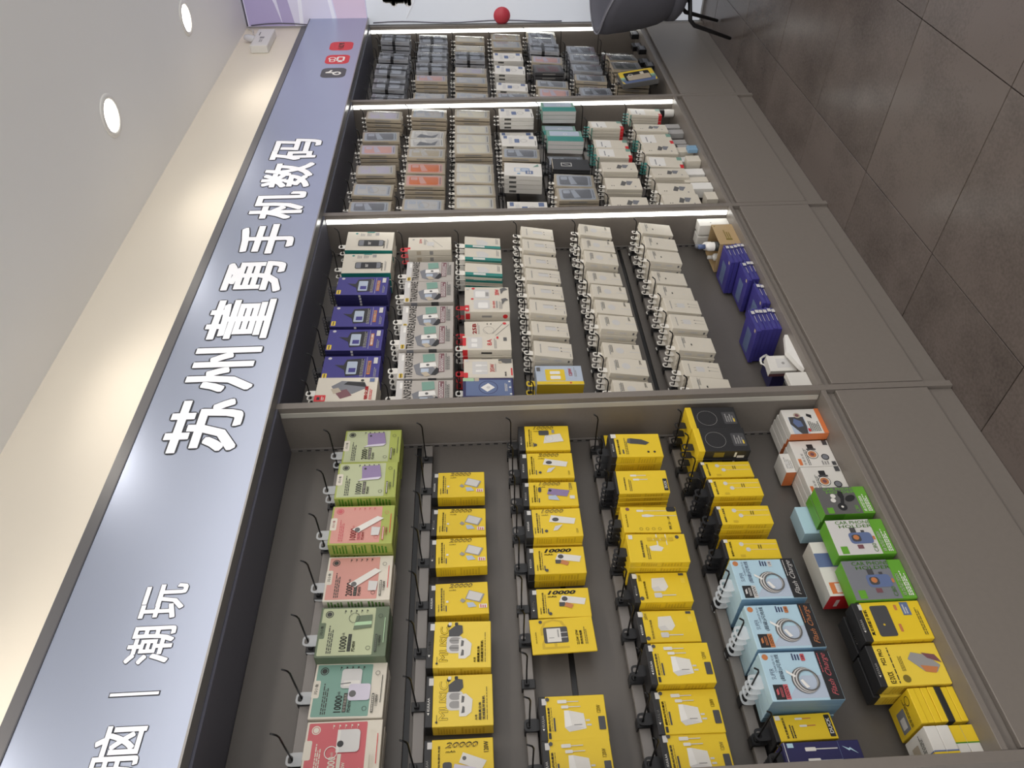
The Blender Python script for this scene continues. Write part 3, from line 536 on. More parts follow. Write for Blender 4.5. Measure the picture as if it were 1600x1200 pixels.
b30 = [('rr', .52, .2, .9, .56, .006, 'lgrey'), ('rr', .58, .24, .82, .46, .004, 'white2'), ('r', .62, .47, .78, .54, 'grey'), ('rr', .1, .2, .47, .56, .006, 'lgrey'), ('rr', .14, .3, .36, .52, .006, 'white2'), ('c', .93, .19, .007, 'red'), ('c', .5, .17, .006, 'red'), ('t', '30W', .66, .68, .9, .78, 'red', .03), ('t', 'PD+快充', .14, .62, .42, .68, 'red', .02), ('r', .14, .7, .42, .73, 'grey'), ('p', [(.7, .82), (.92, .8), (.98, .9), (.9, .98), (.84, .88)], 'dgrey'), ('p', [(.28, .84), (.5, .82), (.54, .92), (.46, .98), (.42, .9)], 'dgrey'), ('rr', .0, .0, .24, .1, .003, 'red'), ('c', .1, .05, .006, 'cream'), ('c', .9, .06, .006, 'lgrey'), ('lines', .1, .76, .4, .84, 3, 'grey')]
ptype('2b30', 'charger_box', 'cream charger box with two windows', 'charger box', .176, .18, .046, 'cream', b30, side=[('c', .5, .9, .01, 'red'), ('r', .2, .02, .8, .12, 'red'), ('lines', .4, .3, .6, .7, 1, 'grey')], tab='red', drop=.024)
b25 = [('t', '25B', .3, .17, .88, .26, 'red', .05), ('lines', .3, .28, .9, .33, 2, 'grey'), ('l', .55, .4, .3, .5, .001, 'dgrey'), ('o', .5, .52, .022, .0012, 'grey'), ('l', .3, .6, .9, .86, .0015, 'dgrey'), ('l', .2, .66, .8, .98, .0015, 'dgrey'), ('c', .86, .88, .007, 'red'), ('c', .84, .5, .003, 'blk'), ('c', .84, .58, .003, 'blk')]
ptype('2b25', 'charger_box', 'cream charger box with red numerals', 'charger box', .108, .178, .03, 'cream', b25, tab='red', drop=.022)
b8 = [('rr', .1, .1, .9, .4, .004, 'lgrey'), ('rr', .55, .18, .8, .3, .003, 'white2'), ('rr', .2, .18, .45, .3, .003, 'white2'), ('t', '8A', .3, .5, .75, .6, 'red', .02), ('rr', .28, .0, .86, .07, .002, 'red'), ('lines', .1, .64, .8, .7, 2, 'grey'), ('r', .62, .84, .88, .91, 'dgrey'), ('r', .78, .7, .94, .74, 'red')]
ptype('2b8', 'cable_box', 'cream cable box marked 8A', 'cable box', .078, .182, .03, 'cream', b8, side=[('lines', .3, .3, .6, .7, 1, 'blk'), ('r', 0, .0, 1, .1, 'red')], tab='wht', drop=.015)
b35 = [('rr', .18, .17, .86, .48, .005, 'lgrey'), ('rr', .6, .24, .7, .36, .002, 'white2'), ('rr', .3, .24, .4, .36, .002, 'white2'), ('r', .63, .36, .67, .47, 'white2'), ('r', .33, .36, .37, .47, 'white2'), ('t', '35W', .3, .53, .72, .62, 'red', .03), ('lines', .3, .63, .72, .66, 1, 'grey'), ('rr', .0, .0, .26, .08, .003, 'red'), ('p', [(.82, .72), (.95, .7), (1, .78), (.99, .98), (.76, .98), (.74, .86)], 'dgrey'), ('c', .8, .74, .007, 'tan'), ('t', '快充', .06, .82, .3, .86, 'ink', .02), ('rr', .1, .95, .48, .98, .001, 'red'), ('c', .88, .06, .006, 'lgrey')]
ptype('2b35', 'cable_box', 'cream cable box marked 35W', 'cable box', .1, .18, .03, 'cream', b35, tab='red', drop=.018)
bd = [('r', .08, .06, .9, .96, 'bluegrey'), ('p', [(.5, .35), (.72, .5), (.5, .63), (.28, .48)], 'white2'), ('c', .5, .5, .007, 'lgrey'), ('o', .5, .5, .034, .002, 'navy'), ('rr', .82, .0, .98, .22, .002, 'mint'), ('rr', .82, .23, .98, .32, .002, 'tan'), ('c', .8, .92, .004, 'white2'), ('c', .5, .93, .004, 'white2'), ('c', .16, .94, .004, 'white2'), ('lines', .3, .82, .7, .88, 2, 'lgrey')]
ptype('2bd', 'charger_box', 'dark blue glossy charger box', 'charger box', .102, .18, .03, 'navy', bd, tab='wht', drop=.014)
def whitebox(v):
    e = [('lines', .2, .14, .8, .19, 1, 'grey')]
    if v == 0: e += [('rr', .4, .36, .64, .66, .004, 'lgrey'), ('l', .66, .36, .66, .64, .0012, 'dgrey'), ('c', .64, .71, .003, 'dgrey'), ('r', .625, .72, .655, .99, 'lgrey'), ('c', .42, .71, .003, 'dgrey'), ('r', .405, .72, .435, .99, 'lgrey'), ('lines', .1, .92, .3, .96, 1, 'grey')]
    if v == 1: e += [('c', .5, .44, .016, 'lgrey'), ('lines', .35, .18, .85, .26, 2, 'dgrey'), ('t', '20W', .66, .8, .94, .86, 'ink', .01), ('c', .46, .72, .003, 'lgrey'), ('r', .44, .72, .48, .98, 'lgrey')]
    if v == 2: e += [('rr', .34, .34, .66, .56, .004, 'lgrey'), ('l', .4, .28, .4, .34, .0015, 'dgrey'), ('l', .56, .28, .56, .34, .0015, 'dgrey'), ('c', .66, .68, .0025, 'dgrey'), ('l', .66, .68, .64, .94, .0012, 'grey'), ('c', .44, .68, .0025, 'dgrey'), ('l', .44, .68, .42, .94, .0012, 'grey')]
    if v == 3: e += [('lines', .5, .16, .92, .24, 3, 'dgrey'), ('c', .46, .38, .003, 'ink'), ('c', .4, .38, .003, 'ink'), ('c', .4, .72, .003, 'lgrey')]
    return e
for v in range(4):
    ptype('W%d' % v, 'charger_box', 'white boxed charger', 'charger box', .083, .146, .0292, 'cream', whitebox(v), side=[('r', .25, .88, .6, .93, 'dgrey'), ('lines', .3, .1, .6, .8, 2, 'lgrey')], tab='wht', drop=.022, tabsize=.024, gap=.001)
yc = [('rr', .2, .2, .8, .62, .004, 'yel'), ('r', 0, 0, .0, .0, 'yel'), ('rr', .28, .3, .46, .52, .003, 'white2'), ('rr', .54, .3, .7, .52, .003, 'white2'), ('t', '120W', .45, .7, .85, .78, 'red', .03), ('lines', .4, .82, .9, .88, 2, 'grey'), ('r', .7, .02, .9, .1, 'dgrey'), ('r', 0, 0, .16, 1, 'yel'), ('c', .08, .72, .004, 'red')]
ptype('2yc', 'cable_box', 'grey and yellow windowed cable box', 'cable box', .1, .172, .045, 'ltblue', yc, side=[('r', 0, 0, 1, 1, 'gold')], tab='yel', drop=.02)

# ---- third and farthest bays: phone cases in their packs
def casepack(key, look, ink, cover, edge='tan', w=.108, h=.196, t=.019, ring=False, cat='phone case pack', band=None, els=None, tab='wht', slot=False):
    g = lambda c: 'g_'+c if 'g_'+c in PAL else c
    e = [('rr', .03, .03, .97, .97, .004, g(edge)), ('rr', .07, .05, .93, .93, .008, g(cover)), ('rr', .16, .12, .84, .84, .01, g(ink)), ('rr', .55, .15, .8, .32, .005, g(cover)), ('p', [(.2, .4), (.78, .34), (.82, .44), (.24, .56)], g(cover)), ('lines', .2, .87, .8, .91, 1, 'smoke')]
    if ring: e += [('o', .5, .52, .024, .0022, edge), ('r', .49, .68, .51, .8, edge)]
    if band: e += [('r', 0, .4, 1, .5, band)]
    if els: e += els
    ptype(key, 'phone_case_pack', look, cat, w, h, t, edge, e, side=[('lines', .3, .1, .7, .9, 1, 'grey')]+([('r', 0, .4, 1, .5, band)] if band else []), tab=tab, drop=.016, tabsize=.02, gap=.0078 if band else .0058, film=True, strap=band)
casepack('K_lav', 'lavender phone case pack', 'lav', 'lgrey'); casepack('K_dark', 'dark clear phone case pack', 'smoke', 'ltblue')
casepack('K_pink', 'pink phone case pack', 'pink', 'lav'); casepack('K_gry', 'grey phone case pack', 'lgrey', 'ltblue', ring=True)
casepack('K_tan', 'tan phone case pack', 'tan', 'lgrey', ring=True); casepack('K_org', 'orange phone case pack', 'orange', 'pink', 'tan')
casepack('K_crm', 'cream phone case pack', 'cream', 'wht', 'tan', w=.106); casepack('K_cam', 'swirl-patterned pale phone case pack', 'lgrey', 'white2', els=[('p', [(.2, .2), (.6, .3), (.4, .6), (.7, .8), (.2, .7)], 'smoke')])
casepack('K_strap', 'pale case pack with black band', 'ltblue', 'smoke', 'pack', w=.142, h=.19, t=.024, band='blk', tab='blk')
casepack('K_gl', 'frosted case pack with dark rings', 'smoke', 'ltblue', 'pack', w=.12, h=.186, ring=True, tab='blk')
casepack('K_wine', 'wine red phone case pack', 'wine', 'dgrey', 'char', w=.13, h=.186, tab='blk'); casepack('K_olive', 'olive and clear phone case pack', 'sagedk', 'lgrey', 'tan', w=.13, h=.186, tab='blk')
gc = [('lines', .06, .93, .5, .97, 1, 'ink'), ('r', .68, .06, .95, .16, 'bluegrey'), ('r', .68, .78, .95, .92, 'bluegrey'), ('rr', .3, .36, .66, .5, .003, 'bluegrey'), ('o', .5, .62, .018, .002, 'grey'), ('rr', .2, .2, .8, .3, .004, 'lgrey')]
ptype('K_gc', 'phone_case_box', 'white and blue phone case box', 'phone case box', .118, .19, .022, 'wht', gc, side=[('lines', .25, .06, .75, .42, 1, 'ink')], tab='wht', drop=.018, tabsize=.02)
ptype('K_gcl', 'phone_case_box', 'large white case box, blue marks', 'phone case box', .142, .19, .024, 'wht', [('rr', .3, .26, .62, .68, .004, 'ltblue'), ('rr', .34, .3, .58, .42, .003, 'wht'), ('o', .46, .55, .022, .002, 'bluegrey'), ('rr', .14, .56, .4, .76, .003, 'bluegrey'), ('lines', .18, .6, .36, .72, 2, 'wht'), ('r', .1, .34, .2, .42, 'skydk'), ('p', [(.7, .76), (.95, .9), (.76, .92)], 'teal')], side=[('lines', .25, .06, .75, .4, 1, 'ink')], tab='wht', drop=.018, tabsize=.02)
ptype('K_teal', 'phone_case_box', 'teal phone case box', 'phone case box', .12, .19, .022, 'teal', [('rr', .5, .08, .95, .92, .006, 'ltblue'), ('rr', .0, .0, .44, 1, .001, 'tealdk'), ('o', .68, .52, .01, .002, 'white2')], side=[('r', 0, 0, 1, 1, 'lgrey')], tab='blk', drop=.016, tabsize=.02)
ptype('K_blk', 'phone_case_pack', 'black case pack with white outline', 'phone case pack', .122, .19, .012, 'blk', [('o', .5, .5, .0001, .0001, 'blk'), ('r', .3, .24, .62, .52, 'white2'), ('r', .33, .255, .59, .505, 'blk'), ('l', .36, .48, .56, .28, .002, 'white2'), ('r', .02, .0, .98, .02, 'tan')], tab='blk', drop=.016, tabsize=.02)
ptype('K_hook', 'accessory_box', 'white accessory box with red tag', 'accessory box', .1, .182, .016, 'cream', [('rr', .1, .06, .9, .5, .004, 'white2'), ('lines', .2, .2, .7, .26, 1, 'smoke'), ('r', .7, .86, 1, 1, 'teal'), ('r', .0, .9, .3, 1, 'red'), ('r', .1, .3, .2, .34, 'smoke')], side=[('r', 0, .9, 1, 1, 'red'), ('r', 0, 0, 1, .05, 'teal')], tab='grn', drop=.018, tabsize=.022)
ptype('K_ear', 'accessory_box', 'white accessory box with grey earpieces', 'accessory box', .1, .178, .02, 'cream', [('p', [(.35, .4), (.75, .48), (.62, .6), (.3, .52)], 'dgrey'), ('p', [(.4, .58), (.74, .6), (.7, .78), (.36, .68)], 'smoke'), ('c', .3, .16, .003, 'ink'), ('c', .3, .22, .003, 'ink'), ('r', .2, .8, .3, .84, 'grey')], side=[('l', .5, 0, .5, 1, .001, 'grey')], tab='wht', drop=.018, tabsize=.024)
ptype('K_bow', 'phone_case_box', 'iridescent rainbow window phone case box', 'phone case box', .16, .215, .03, 'dgrey', [('rr', .03, .02, .97, .98, .012, 'yel2'), ('p', [(.03, .08), (.3, .02), (.3, .98), (.03, .92)], 'bluegrey'), ('p', [(.3, .02), (.42, .02), (.42, .98), (.3, .98)], 'teal'), ('p', [(.42, .02), (.52, .02), (.52, .98), (.42, .98)], 'mint'), ('rr', .2, .14, .84, .86, .01, 'blk'), ('rr', .22, .2, .6, .84, .006, 'tan'), ('o', .62, .32, .014, .004, 'white2'), ('r', .58, .6, .78, .7, 'cream')], tab='blk', drop=.016)

# ------------------------------------------------------------------ hang the stock
A = 0
for i, (k, y, n, yw) in enumerate([('A1', 1.86, 2, 2), ('A2', 1.832, 2, 3), ('A3', 1.835, 2, 2), ('A4', 1.872, 2, 3), ('A5', 1.872, 2, 3), ('A6', 1.9, 2, 4), ('A7', 1.895, 2, 4)]): stack(0, 0, i, k, y, n, 1, yw, 1)
for i, (k, y, n, yw) in enumerate([(0, 0, 0, 0), ('B', 1.93, 1, 2), ('B', 1.936, 1, 2), ('B', 1.915, 1, 3), ('B', 1.934, 1, 2), ('MUS', 1.912, 1, 2), ('MUS', 1.926, 1, 2), ('B120', 1.93, 1, 2)]):
    if k: stack(0, 1, i, k, y, n, 1, yw, 0)
for i, (k, y, n, yw, rl) in enumerate([('Cmag', 1.876, 2, 0, 0), ('Cbar', 1.879, 2, 2, 0), ('Cslab', 1.875, 2, 5, 1), ('Cbar1', 1.876, 2, 0, 0), ('Cduo', 1.908, 2, 0, 0), ('Cduo', 1.93, 1, 2, 0), ('Cflat', 1.926, 1, 3, -1.5), 0, ('D120', 1.91, 2, 0, 0), ('D120', 1.91, 2, 0, 0)] if 0 else [('Cmag', 1.876, 2, 0, 0), ('Cbar', 1.879, 2, 2, 0), ('Cslab', 1.875, 2, 5, 1), ('Cbar1', 1.876, 2, 0, 0), ('Cduo', 1.908, 2, 0, 0), ('Cduo', 1.93, 1, 2, 0), ('Cflat', 1.926, 1, 3, -1.5), (0, 0, 0, 0, 0), ('D120', 1.91, 2, 0, 0), ('D120', 1.91, 2, 0, 0)]):
    if k: stack(0, 2, i, k, y, n, 1, yw, rl)
for i, (k, y, n, yw) in enumerate([('Dtri', 1.925, 2, 0), ('Dcar', 1.812, 4, 0), ('Dcab', 1.838, 5, -6), ('Dc1', 1.84, 5, 2), ('Dc4', 1.838, 5, 0), ('D200', 1.883, 2, 2), ('D200', 1.903, 2, 2), ('D120', 1.866, 2, 0), ('D120', 1.895, 2, 0), ('D120', 1.9, 2, 0)]): stack(0, 3, i, k, y, n, 2.5, yw)
for i, (k, y, n, yw) in enumerate([('E1', 1.817, 4, 0), ('E1', 1.806, 4, 0), ('E3', 1.842, 4, 2), ('E3', 1.822, 5, -1), ('E3', 1.825, 5, 0), ('E3', 1.852, 4, 0), ('Ew', 1.826, 5, 1), ('Eo', 1.822, 5, 1), ('Ep', 1.824, 4, 0), ('E10', 1.886, 3, 2), ('E11', 1.848, 4, 0)]): stack(0, 4, i, k, y, n, 2, yw)
for i, (k, y, n) in enumerate([('2film', 1.84, 3), ('2film', 1.848, 3), ('2blue', 1.83, 6), ('2blue', 1.838, 6), ('2blue', 1.84, 5), ('2blue', 1.846, 5), ('2burst', 1.82, 4)]): stack(1, 0, i, k, y, n, 1.5, 2.5 if i > 1 else -2)
for i, (k, y, n) in enumerate([('2rw', 1.838, 3), ('2tr', 1.845, 3), ('2tr', 1.832, 4), ('2tr', 1.834, 3), ('2tr', 1.814, 4), ('2tr', 1.826, 4), ('2tr', 1.83, 4)]): stack(1, 1, i, k, y, n, 1, 0, jit=.4)
for i, (k, y, n, yw) in enumerate([('2teal', 1.832, 4, -5), ('2teal', 1.83, 4, -8), ('2teal', 1.832, 4, -7), ('2b30', 1.838, 2, 3), ('2b25', 1.845, 3, 0), ('2b8', 1.812, 3, 0), ('2b35', 1.84, 3, 0), ('2bd', 1.83, 3, 1)]): stack(1, 2, i, k, y, n, 6 if k == '2teal' else 2, yw)
for r, ys, vs in ((3, [1.825, 1.824, 1.843, 1.827, 1.822, 1.816, 1.838, 1.835, 1.86], [0]*9), (4, [1.82, 1.829, 1.829, 1.852, 1.83, 1.827, 1.817, 1.855, 1.823, 1.824], [1]*10), (5, [1.822, 1.827, 1.834, 1.862, 1.846, 1.829, 1.825, 1.833, 1.851, 1.82], [3, 3, 3, 3, 3, 2, 2, 3, 2, 3])):
    for i, y in enumerate(ys):
        if r == 3 and i == 8: stack(1, 3, 8, '2yc', 1.862, 3, 3, 0)
        else: stack(1, r, i, 'W%d' % vs[i], y-.004, 5, 9, -1.5)
CASES = {(2, 0): ['K_lav', 'K_dark', 'K_pink', 'K_lav', 'K_gry', 'K_dark'], (2, 1): ['K_gry', 'K_cam', 'K_cam', 'K_tan', 'K_org', 'K_org', 'K_gry'], (2, 2): ['K_crm']*8,
         (2, 3): ['K_gc', 'K_gc', 'K_gc', 'K_dark', 'K_gcl', 'K_gcl', 'K_gc'], (2, 4): ['K_teal', 'K_teal', 'K_teal', 'K_gl', 'K_blk', 'K_dark', 'K_dark'], (2, 5): ['K_hook', 'K_hook', 'K_hook', 'K_hook', 'K_ear', 'K_ear', 'K_ear'],
         (2, 6): ['K_hook', 'K_ear', 'K_hook', 'K_ear', 'K_hook', 'K_ear', 'K_ear', 'K_ear'],
         (3, 0): ['K_strap']*6, (3, 1): ['K_strap', 'K_strap', 'K_strap', 'K_strap', 'K_pink', 'K_strap', 'K_gry'], (3, 2): ['K_crm', 'K_crm', 'K_strap', 'K_lav', 'K_gry', 'K_gry'], (3, 3): ['K_tan', 'K_gry', 'K_gc', 'K_gc', 'K_gc', 'K_dark'],
         (3, 4): ['K_dark', 'K_gl', 'K_strap', 'K_pink', 'K_wine', 'K_dark', 'K_pink'], (3, 5): ['K_gl', 'K_gl', 'K_gl', 'K_gl', 'K_dark', 'K_gl', 'K_gl'], (3, 6): ['K_bow', 'K_wine', 'K_olive', 'K_olive', 'K_tan']}

SKIP = {(2, 0, 9), (2, 5, 0), (3, 6, 0), (2, 3, 5), (3, 5, 0)}
for (b, r), ks in CASES.items():
    xs = HOOKS[b][r]
    for i, k in enumerate(ks):
        if (b, r, i) in SKIP or i >= len(xs): continue
        T = TYPES[k]; hw = T['w']/2
        if xs[i]+hw > EDGE[b+1]-.032 or xs[i]-hw < EDGE[b]+.002: xs_ = min(max(xs[i], EDGE[b]+hw+.004), EDGE[b+1]-.034-hw)
        else: xs_ = xs[i]
        near = min([abs(xs_-q) for j, q in enumerate(xs) if j != i])
        n = 3 if near < T['w']+.004 else 4
        y = 1.81+rnd.uniform(0, .02)
        if near < T['w']+.004: y = 1.80+(.085 if i % 2 else 0)
        stack(b, r, i, k, y, n, 2.5 if b == 2 else 3, rnd.uniform(-5, 5) if near > T['w']+.02 else 0, rnd.uniform(-3, 3), x=xs_, jit=.8)

stack(3, 6, 5, 'K_bow', 1.772, 1, -6, -3, -7, x=4.40)

# ------------------------------------------------------------------ goods standing on the niche floors
def stand(key, x, y, label, group=None, yaw=0., z=ZF, pitch=0.):
    """left front bottom corner of the box at x, y"""
    T = TYPES[key]; a = math.radians(yaw)
    cx = x+T['w']/2*math.cos(a); cy = y+T['w']/2*math.sin(a)
    o = put(key, (cx, cy, z+T['h']+T['drop']+.0004), Euler((math.radians(pitch), 0, a)), label, group)
    return o
def flat(key, x, y, label, group=None, yaw=0., z=ZF):
    """box lying on its back: front print looks up, its lower edge towards the aisle; x, y = left front corner"""
    T = TYPES[key]; a = math.radians(yaw)
    o = put(key, (0, 0, 0), Euler((math.radians(-90), 0, a)), label, group)
    top = z+T['t']+.0003; L = T['h']+T['drop']
    o.location = (x+T['w']/2*math.cos(a)-L*math.sin(a)*1, y+T['w']/2*math.sin(a)+L*math.cos(a), top)
    return o
nk = dict(tab=None, drop=.0)
ptype('F_car', 'car_holder_box', 'white and orange car holder box', 'car accessory box', .114, .131, .031, 'wht', [('rr', 0, .1, .68, .52, .001, 'ltblue'), ('p', [(.68, .12), (.4, .1), (.0, .3), (.0, .46), (.3, .5), (.68, .5)], 'char'), ('p', [(.44, .18), (.62, .24), (.5, .4), (.3, .42), (.26, .26)], 'bluegrey'), ('c', .74, .36, .012, 'tan'), ('c', .74, .36, .007, 'wine'), ('r', 0, .88, 1, 1, 'orange'), ('p', [(.7, .6), (.8, .62), (.74, .74), (.6, .72)], 'blk'), ('lines', .08, .56, .5, .84, 6, 'dgrey'), ('r', .08, .5, .2, .56, 'red')], side=[('r', 0, 0, 1, 1, 'orange')], **nk)
spk = [('t', '车载支架', .06, .16, .5, .22, 'dgrey', .0), ('lines', .06, .26, .7, .34, 2, 'dgrey'), ('r', .06, .04, .3, .12, 'orange'), ('c', .46, .46, .02, 'blk'), ('c', .46, .46, .018, 'wht'), ('c', .46, .46, .014, 'copper'), ('c', .46, .46, .007, 'wine'), ('c', .34, .76, .013, 'blk'), ('c', .34, .76, .01, 'smoke'), ('r', .66, .4, .84, .56, 'blk'), ('r', .62, .36, .68, .6, 'char'), ('r', .8, .84, .98, .96, 'char'), ('r', .02, .86, .16, .96, 'char'), ('lines', .05, .6, .2, .8, 3, 'grey')]
ptype('F_spk', 'car_holder_box', 'white car holder box picturing round holder', 'car accessory box', .112, .131, .031, 'wht', spk, **nk)
ptype('F_sm', 'small_box', 'small white and orange box lying on the boxes', 'car accessory box', .082, .034, .07, 'wht', [('lines', .2, .2, .8, .9, 4, 'grey'), ('c', .5, .4, .007, 'lgrey'), ('c', .3, .5, .005, 'lgrey')], side=[('r', 0, 0, 1, 1, 'orange')], **nk)
def green(cov, dev):
    e = [('r', 0, 0, 1, .76, cov), ('t', 'CAR PHONE', .44, .12-.06, .96, .0+.3-.1, 'green', .01), ('t', 'HOLDER', .44, .22, .92, .3, 'green', .01)]
    e = [('r', 0, 0, 1, .76, cov), ('t', 'CAR PHONE', .3, .12, .97, .2, 'green', .02), ('t', 'H O L D E R', .3, .22, .95, .29, 'green', .01), ('r', .03, .08, .24, .2, 'green'), ('t', 'C80', .06, .64, .3, .71, 'green', .01)]
    e[1] = ('T', 'CAR PHONE', .87, .16, .97, .78, 'green', .02); e[2] = ('T', 'HOLDER', .76, .2, .85, .78, 'green', .02)
    if dev == 0: e += [('p', [(.7, .4), (.86, .44), (.8, .52), (.52, .5), (.5, .44)], 'blk'), (oval(.56, .62, .14, .09, 'blk', .6)), ('c', .26, .4, .014, 'blk'), ('c', .26, .4, .004, 'wht'), ('p', [(.26, .44), (.32, .38), (.72, .46), (.66, .52)], 'blk'), ('c', .66, .3, .008, 'wht'), ('c', .5, .27, .008, 'wht')]
    else: e += [('rr', .3, .3, .62, .7, .01, 'bluegrey'), ('rr', .36, .34, .56, .5, .008, 'char'), (oval(.48, .42, .07, .05, 'copper')), ('r', .16, .38, .27, .48, 'wine'), ('r', .62, .36, .76, .46, 'char'), ('r', .62, .54, .68, .6, 'char'), ('r', .4, .7, .5, .74, 'copper')]
    e += [('t', 'AIR OUTLET DESIGN', .06, .79, .62, .85, 'white2', .02), ('lines', .06, .87, .7, .96, 3, 'white2')]
    return e
ptype('F_g0', 'car_phone_holder_box', 'green car phone holder box with dark front', 'car accessory box', .1, .154, .042, 'green', green('dgrey', 0), side=[('r', 0, 0, 1, .4, 'greendk')], **nk)
ptype('F_g1', 'car_phone_holder_box', 'green car phone holder box with silver front', 'car accessory box', .117, .169, .055, 'green', green('lgrey', 1), **nk)
ptype('F_g2', 'car_phone_holder_box', 'green car phone holder box with grey front', 'car accessory box', .12, .17, .055, 'green', green('smoke', 1), **nk)
ptype('F_lb', 'accessory_carton', 'light blue carton', 'carton', .1, .19, .055, 'sky', [('r', .3, .5, .9, .9, 'teal')], top='sky', **nk)
ptype('F_wr', 'accessory_carton', 'white carton with blue label and red end', 'carton', .18, .2, .072, 'wht', [('r', .52, .0, .78, .3, 'bluegrey'), ('r', .04, .05, .24, .3, 'orange'), ('lines', .06, .09, .22, .26, 1, 'white2'), ('lines', .05, .34, .4, .42, 3, 'grey')], side=[('r', 0, 0, 1, 1, 'red'), ('lines', .2, .1, .7, .2, 1, 'white2')], **nk)
y1 = [('t', '真无线蓝牙耳机', .14, .13, .8, .18, 'blk', .03), ('rr', .1, .24, .9, .5, .006, 'char'), ('c', .4, .36, .003, 'gold'), ('r', .8, .08, .95, .13, 'lgrey'), ('r', .62, .7, .96, .82, 'bluegrey'), ('lines', .66, .72, .9, .79, 2, 'lgrey'), ('rr', .76, .6, .9, .64, .001, 'copper'), ('rr', .2, .56, .4, .6, .001, 'copper'), ('lines', .1, .88, .8, .94, 2, 'mark')]
ptype('F_y1', 'earbud_carton', 'yellow carton with dark window and black top', 'carton', .108, .185, .05, 'yel', BR[:2]+y1, ('blk', .12), ylines, **nk)
y2 = [('t', 'M22 PRO', .5, .14, .9, .2, 'blk', .03), ('t', 'KE DUCK', .06, .16, .34, .24, 'blk', .03), ('lines', .06, .27, .92, .3, 1, 'blk'), ('c', .16, .4, .01, 'mark'), ('lines', .34, .38, .7, .44, 3, 'mark'), ('p', [(.3, .7), (.62, .52), (.78, .6), (.7, .8), (.44, .94), (.28, .86)], 'grey'), ('p', [(.3, .7), (.46, .66), (.4, .9), (.26, .84)], 'copper'), ('p', [(.62, .8), (.76, .74), (.7, .92), (.5, .98)], 'wine')]
ptype('F_y2', 'earbud_carton', 'yellow carton lettered M22 PRO with black top', 'carton', .108, .185, .05, 'yel2', BR[:2]+y2, ('blk', .1), ylines, **nk)
ptype('F_fl', 'flat_box', 'yellow flat box with window', 'flat box', .086, .13, .0165, 'yel', [('rr', .1, .2, .7, .55, .003, 'smoke'), ('rr', .2, .26, .5, .46, .002, 'lgrey'), ('lines', .1, .6, .9, .7, 3, 'blk'), ('o', .75, .8, .012, .002, 'blk')], **nk)
ptype('F_flb', 'flat_box', 'black flat box', 'flat box', .086, .13, .0165, 'blk', [('rr', .1, .2, .7, .55, .003, 'smoke')], **nk)
ptype('F_wy', 'flat_box', 'white and yellow film-wrapped box', 'flat box', .075, .12, .03, 'wht', [('rr', .1, .2, .7, .5, .003, 'tan'), ('lines', .1, .6, .9, .75, 3, 'ink'), ('r', 0, 0, .2, 1, 'yel'), ('r', .2, 0, .24, 1, 'bluegrey')], **nk)
G1 = 'car accessory boxes on the nearest niche floor'
stand('F_car', 1.612, 1.851, 'white and orange car holder box in front at the far divider', G1)
stand('F_car', 1.622, 1.884, 'white and orange car holder box, second behind the one at the far divider', G1)
stand('F_car', 1.63, 1.917, 'white and orange car holder box, third behind the one at the far divider', G1)
stand('F_car', 1.634, 1.95, 'white and orange car holder box, last behind the one at the far divider', G1)
stand('F_spk', 1.498, 1.885, 'white car holder box with round holder half hidden by orange box', G1)
for k in range(2): stand('F_spk', 1.503, 1.918+.033*k, 'white car holder box, %s behind the half hidden one' % ORD[k+1], G1)
stand('F_spk', 1.383, 1.883, 'white car holder box with round holder fully facing, beside green boxes', G1)
for k in range(2): stand('F_spk', 1.386, 1.916+.033*k, 'white car holder box, %s behind the fully facing one' % ORD[k+1], G1)
stand('F_sm', 1.50, 1.914, 'small white and orange box lying on top of the white car holder boxes', G1, z=ZF+.132)
stand('F_g0', 1.256, 1.812, 'green car phone holder box with dark front, farthest green box', G1)
stand('F_g0', 1.262, 1.856, 'green car phone holder box behind the farthest green one', G1)
stand('F_g1', 1.112, 1.806, 'green car phone holder box with silver front, middle of the green boxes', G1, yaw=-1)
stand('F_g2', .975, 1.812, 'green car phone holder box with grey front, nearest of the green boxes', G1, yaw=-1)
stand('F_lb', 1.255, 1.905, 'light blue carton standing behind the green boxes', 'cartons behind the green boxes')
stand('F_wr', 1.03, 1.884, 'white carton with blue label and red end behind green boxes', 'cartons behind the green boxes')
stand('F_y1', .864, 1.824, 'yellow carton with dark window and black top beside green box', 'yellow cartons on the nearest niche floor', yaw=-2)
stand('F_y1', .862, 1.888, 'yellow carton behind the one with dark window', 'yellow cartons on the nearest niche floor')
stand('F_y2', .752, 1.842, 'yellow carton lettered M22 PRO beside the yellow flat stack', 'yellow cartons on the nearest niche floor', yaw=-2)
stand('F_y2', .750, 1.9, 'yellow carton behind the one lettered M22 PRO', 'yellow cartons on the nearest niche floor')
for k in range(7): flat('F_flb' if k == 2 else 'F_fl', .662+rnd.uniform(-.001, .001), 1.848+rnd.uniform(-.002, .002), '%s flat box, %s from the floor in the near stack' % ('black' if k == 2 else 'yellow', ORD[k+1]), 'flat boxes in the near stack', z=ZF+.0172*k)
wym = []
for flip in (0, 1):
    q = MB(); do_print(q, [('r', .48, 0, 1, 1, 'yel'), ('r', .44, 0, .48, 1, 'greendk')] if not flip else [('r', 0, 0, .2, 1, 'yel'), ('r', .2, 0, .25, 1, 'bluegrey')], lambda u, v, l: (-.0375+u*.075, .03*v, -.12-l), .075, .03); wym.append(q.mesh('edge_print'))
for k in range(4): wy = flat('F_wy', .578+(.0 if k < 3 else -.0), 1.842+(.006 if k < 2 else 0), 'white and yellow film-wrapped box, %s from the floor beside nearest divider' % ORD[k+1], 'film-wrapped boxes by the nearest divider', z=ZF+.0308*k); link('edge_print', wym[k > 1], wy)
